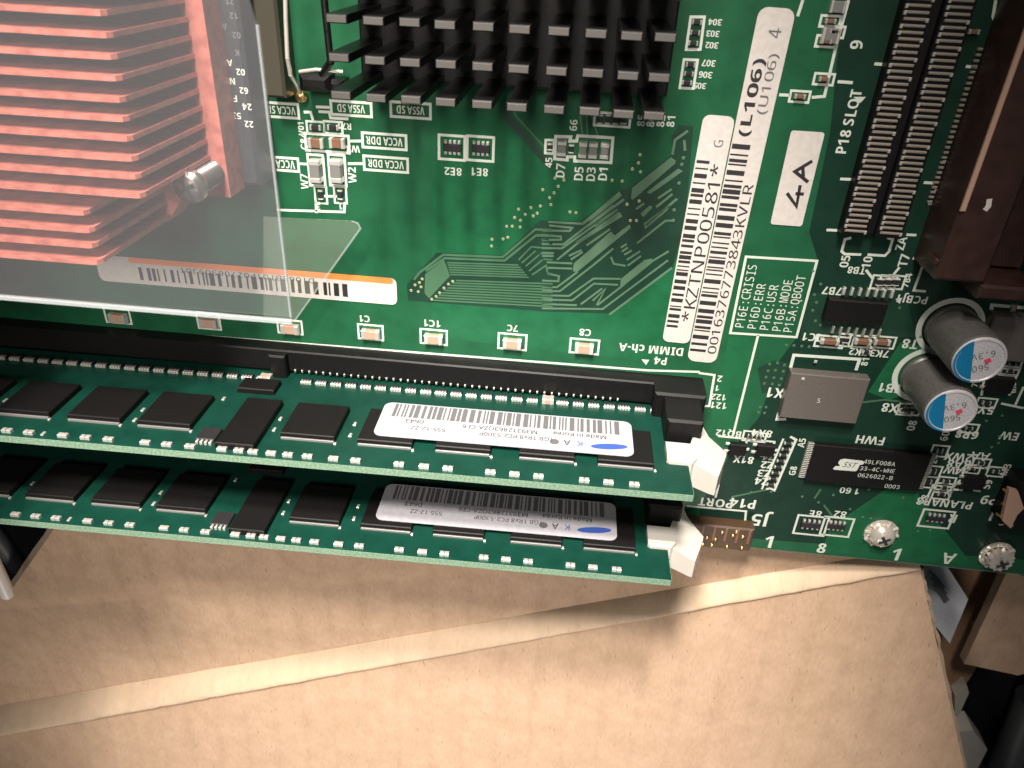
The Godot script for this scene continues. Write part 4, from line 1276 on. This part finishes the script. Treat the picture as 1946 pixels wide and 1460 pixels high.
# ------------------------------------------------------------------ memory
func make_module(label: String) -> Node3D:
	var t := thing("memory_module", label, "memory module", Vector3(0, 0, 70.5), "memory modules in the slots")
	var face := Basis(Vector3.RIGHT, Vector3.FORWARD, Vector3.UP)
	var s := Shape.new()
	var poly := PackedVector2Array([Vector2(-112.9, 1.2), Vector2(-50.4, 1.2), Vector2(-50.4, 3.4), Vector2(-48.8, 3.4), Vector2(-48.8, 1.2), Vector2(20.5, 1.2), Vector2(20.5, 15.4)])
	for k in 7:
		var a := -PI / 2.0 - PI * k / 6.0
		poly.append(Vector2(20.3 + cos(a) * 1.3, 17.0 - sin(a) * -1.3))
	poly.append_array(PackedVector2Array([Vector2(20.5, 18.6), Vector2(20.5, 27.2), Vector2(-112.9, 27.2)]))
	s.prism(poly, -0.6, 0.6, 1)
	part("circuit_board", s, M.module, t)
	var e := Shape.new()
	e.box(Vector3(-46.2, 27.22, 0), Vector3(133.3, 0.1, 1.16), 0.0)
	part("top_edge", e, M.board_edge, t)
	var e2 := Shape.new()
	e2.box(Vector3(20.52, 22.9, 0), Vector3(0.08, 8.4, 1.16), 0.0)
	part("side_edge", e2, M.board_edge, t)
	# memory chips
	for x in [-107.5, -96.2, -84.8, -73.2, -61.8, -38.8, -26.6, -14.4, -1.4, 10.7]:
		var c := chip("memory_chip", Vector3(x, 17.3, -0.6), Vector3(8.6, 1.1, 9.0), M.chip, t, face, 0.15)
		var pale_edge := Shape.new()
		pale_edge.box(Vector3(0, 0.2, 0), Vector3(8.4, 0.4, 0.3), 0.08)
		part("chip_edge", pale_edge, M.cap_grey, c, Vector3(0, 0, 4.62))
		part("solder_spot", lead_mesh(Vector3(0.35, 0.3, 0.5)), M.solder, c, Vector3(4.5, 0, 4.9))
	var reg := chip("register_chip", Vector3(-48.8, 19.3, -0.6), Vector3(6.0, 1.2, 13.2), M.chip, t, face, 0.15)
	reg.set_meta("label", "tall black chip between the square memory chips")
	chip("small_chip", Vector3(-51.6, 8.0, -0.6), Vector3(6.4, 1.0, 3.6), M.chip, t, face, 0.15)
	var arr := chip("resistor_pack", Vector3(-54.0, 23.0, -0.6), Vector3(3.0, 0.7, 3.2), M.res, t, face, 0.1)
	for i in 4:
		part("terminal", lead_mesh(Vector3(0.4, 0.6, 0.9)), M.solder, arr, Vector3(-1.05 + i * 0.7, 0, 1.8))
	# the row of resistor packs above the contacts
	var rx := -100.0
	var n := 0
	while rx < 18.0:
		if absf(rx + 49.6) > 3.0:
			var p := chip("resistor_pack", Vector3(rx, 4.55, -0.6), Vector3(1.9, 0.5, 1.0), M.res, t, face, 0.08)
			for i in 4:
				part("terminal", lead_mesh(Vector3(0.4, 0.55, 0.8)), M.solder, p, Vector3(-0.72 + i * 0.48, 0, 0.5))
			if n % 4 == 1:
				part("solder_spot", lead_mesh(Vector3(0.4, 0.3, 0.9)), M.solder, t, Vector3(rx + 1.75, 4.7, -0.6), face)
		rx += 2.65
		n += 1
	for q in [Vector2(-51.6, 4.6), Vector2(-1.9, 4.4)]:
		var cp := smd("chip_capacitor", Vector3(q.x, q.y + 0.3, -0.6), 2.0, 1.6, 0.9, M.cap_tan, t, face, 0.4)
	# bright test spots between the chips
	for q in [[-67.5, 17.4], [-67.3, 20.4], [-78.9, 26.0], [-44.9, 16.7], [-44.8, 19.8], [-32.7, 16.4], [-32.6, 19.6], [-20.6, 16.4], [-56.2, 12.2], [-90.4, 18.0]]:
		part("solder_spot", lead_mesh(Vector3(0.45, 0.25, 0.9)), M.solder, t, Vector3(q[0], q[1], -0.6), face)
	# small capacitors along the upper edge
	var step := [-100.5, -97.0, -93.4, -88.0, -84.5, -81.0, -75.6, -72.0, -68.4, -62.6, -59.2, -55.6, -50.6, -48.0, -45.8, -43.0, -40.4, -37.4, -33.4, -30.0, -23.4, -19.6, -16.0, -9.6, -6.0, -2.4, 4.4, 8.0, 11.8]
	for i in step.size():
		smd("chip_capacitor", Vector3(step[i], 26.2, -0.6), 1.5, 0.75, 0.55, M.cap_grey if i % 3 else M.cap_tan, t, face, 0.62)
	# paper label; it reads from the far side, so it stands on its head here
	var lab := Shape.new()
	lab.prism(rounded(-28.8, 10.9, 12.0, 20.6, 1.3), -0.06, 0.06, 1)
	var l := part("paper_label", lab, M.label, t, Vector3(0, 0, -1.82))
	var r := RandomNumberGenerator.new()
	r.seed = 77
	var bars := Shape.new()
	var bx := -27.0
	while bx < 9.6:
		var w := 0.26 * r.randi_range(1, 3)
		bars.face([Vector3(bx, 11.2, -0.09), Vector3(bx + w, 11.2, -0.09), Vector3(bx + w, 15.0, -0.09), Vector3(bx, 15.0, -0.09)], Vector3(bx, 12, 5))
		bx += w + 0.24 * r.randi_range(1, 2)
	part("barcode", bars, M.ink_grey, l)
	var flip := Basis(Vector3.UP, PI)
	for q in [["Made in Korea", 3.6, 16.1, 0.95], ["M393T2863QZA-CE6", -9.2, 16.1, 0.95], ["0643", -23.0, 16.0, 1.0], ["1GB 1Rx8 PC2-5300P", -6.4, 17.9, 0.9], ["555-12-ZZ", -20.5, 17.8, 0.9], ["A", 1.6, 18.4, 1.3]]:
		part("printed_text", flat_text(q[0], q[3], sans), M.ink, l, Vector3(q[1], q[2], -0.1), flip)
	var oval := Shape.new()
	var op := []
	for k in 24:
		op.append(Vector3(cos(TAU * k / 24) * 2.9, sin(TAU * k / 24) * 0.75, 0))
	oval.face(op, Vector3(0, 0, 1))
	part("oval_logo", oval, M.ink_blue, l, Vector3(8.2, 18.5, -0.1), Basis(Vector3.BACK, -0.12))
	var dot := Shape.new()
	var dp := []
	for k in 16:
		dp.append(Vector3(cos(TAU * k / 16) * 0.75, sin(TAU * k / 16) * 0.75, 0))
	dot.face(dp, Vector3(0, 0, 1))
	part("round_mark", dot, M.ink_grey, l, Vector3(-0.4, 18.4, -0.1))
	part("square_mark", flat_text("K", 1.3, sans), M.ink_blue, l, Vector3(3.6, 18.4, -0.1), flip)
	return t

func memory_modules():
	var a := make_module("green memory module in the inner slot, nearer the copper heatsink, its label fully lit")
	a.rotation.z = -0.016
	var b := a.duplicate()
	b.name = "memory_module_001"
	add_child(b, true)
	b.position = Vector3(-0.6, -0.3, 88.0) * K
	b.set_meta("label", "green memory module in the outer slot, its top edge right above the cardboard")

# ------------------------------------------------------------------ screws at the board's lower edge
func screws():
	var spec := [[1676, 1016, "shiny domed screw in the board's lower edge, left of the knurled one", 0], [1897, 1058, "shiny knurled screw at the board's lower right, overhanging the edge", 1]]
	for q in spec:
		var at := pt(q[0] + 1, q[1] + 3, 1.0)
		at.y = 0.05
		var t := thing("board_screw", q[2], "screw", at, "screws along the board's lower edge")
		var w := Shape.new()
		w.lathe([[3.1, 0.0], [3.1, 0.25], [2.9, 0.35], [2.2, 0.4]], 28)
		part("washer", w, M.steel, t)
		var teeth := Shape.new()
		teeth.box(Vector3(0, 0.45, 0), Vector3(0.9, 0.5, 0.5), 0.12)
		var tm: ArrayMesh = teeth.done()
		for k in 10:
			var an := TAU * k / 10.0
			part("washer_tooth", tm, M.steel, t, Vector3(cos(an) * 2.75, 0, sin(an) * 2.75), Basis(Vector3.UP, -an) * Basis(Vector3.RIGHT, 0.35))
		var h := Shape.new()
		if q[3]:
			var n := 12
			for k in n:
				var a0 := TAU * k / n
				var a1 := TAU * (k + 1) / n
				var am := (a0 + a1) / 2.0
				var r0 := [Vector3(cos(a0), 0, sin(a0)), Vector3(cos(am), 0, sin(am)), Vector3(cos(a1), 0, sin(a1))]
				h.face([r0[0] * 1.9 + Vector3(0, 0.4, 0), r0[1] * 2.25 + Vector3(0, 0.4, 0), r0[1] * 2.25 + Vector3(0, 2.2, 0), r0[0] * 1.9 + Vector3(0, 2.2, 0)], Vector3(0, 1.2, 0))
				h.face([r0[1] * 2.25 + Vector3(0, 0.4, 0), r0[2] * 1.9 + Vector3(0, 0.4, 0), r0[2] * 1.9 + Vector3(0, 2.2, 0), r0[1] * 2.25 + Vector3(0, 2.2, 0)], Vector3(0, 1.2, 0))
				h.face([r0[0] * 1.9 + Vector3(0, 2.2, 0), r0[1] * 2.25 + Vector3(0, 2.2, 0), r0[2] * 1.9 + Vector3(0, 2.2, 0), Vector3(0, 2.9, 0)], Vector3(0, 0, 0))
		else:
			h.lathe([[2.3, 0.4], [2.4, 0.8], [2.3, 1.3], [1.9, 1.9], [1.2, 2.3], [0.5, 2.45], [0.0, 2.48]], 24)
		var hd := part("head", h, M.steel, t)
		var rec := lead_mesh(Vector3(2.2, 0.14, 0.55))
		for k in 2:
			part("recess", rec, M.ink, hd, Vector3(0, (2.75 if q[3] else 2.38) + 0.01 * k, 0), Basis(Vector3.UP, 0.6 + PI / 2.0 * k))

# ------------------------------------------------------------------ added unseen box that shades the memory and cardboard from the left
func shade_blocker():
	var t := thing("shade_blocker", "added black box, unseen at the left, that shades the memory modules and cardboard", "shade blocker", Vector3(-122, 42.1, 16))
	var s := Shape.new()
	s.box(Vector3(0, 1.5, 0), Vector3(74, 3, 34), 0.8)
	s.box(Vector3(0, 36.5, 0), Vector3(74, 3, 34), 0.8)
	s.box(Vector3(35.5, 19, 0), Vector3(3, 32, 34), 0.8)
	s.box(Vector3(-35.5, 19, 0), Vector3(3, 32, 34), 0.8)
	part("shell", s, M.black, t)
	for k in 4:
		var v := Shape.new()
		v.box(Vector3(0, 19, 0), Vector3(68, 1.2, 30), 0.3)
		part("vane", v, M.black, t, Vector3(0, -12.0 + k * 8.0, 0), Basis(Vector3.RIGHT, 0.9))

# ------------------------------------------------------------------ clear plastic cover over the copper heatsink
func clear_cover():
	var t := thing("clear_plastic_cover", "hazy clear plastic sheet lying over the copper heatsink, upper left", "plastic sheet")
	var c0 := pt(553, 603, 42)
	var p := PackedVector2Array([Vector2(-140, -40), Vector2(-32.6, -40), Vector2(-31.4, 6), Vector2(-30.9, 8.5), Vector2(c0.x, c0.z), Vector2(-140, 39.6)])
	var s := Shape.new()
	s.prism(p, 41.7, 42.0)
	part("sheet", s, M.film, t)
	var e := Shape.new()
	e.box(Vector3((c0.x - 140) / 2.0, 41.85, 39.25), Vector3(c0.x + 140, 0.5, 0.55), 0.1)
	part("lower_edge", e, M.film_edge, t)
	var e2 := Shape.new()
	e2.box(Vector3(-30.85, 41.85, 23.6), Vector3(0.22, 0.4, 30.0), 0.05)
	part("side_edge", e2, M.film_edge, t)
	# a small clear sheet held low over the board
	var f := Shape.new()
	var q := [pt(500, 412, 4), pt(668, 420, 4), pt(680, 424, 4), pt(685, 434, 4), pt(558, 612, 4), pt(500, 600, 4)]
	var fp := PackedVector2Array()
	for v in q:
		fp.append(Vector2(v.x, v.z))
	f.prism(fp, 3.8, 4.0)
	part("low_sheet", f, M.film_low, t)
	var fe := Shape.new()
	fe.ribbon([q[1] + Vector3(0, 0.05, 0), q[2] + Vector3(0, 0.05, 0), q[3] + Vector3(0, 0.05, 0), q[4] + Vector3(0, 0.05, 0)], 0.3)
	part("low_sheet_edge", fe, M.film_edge, t)
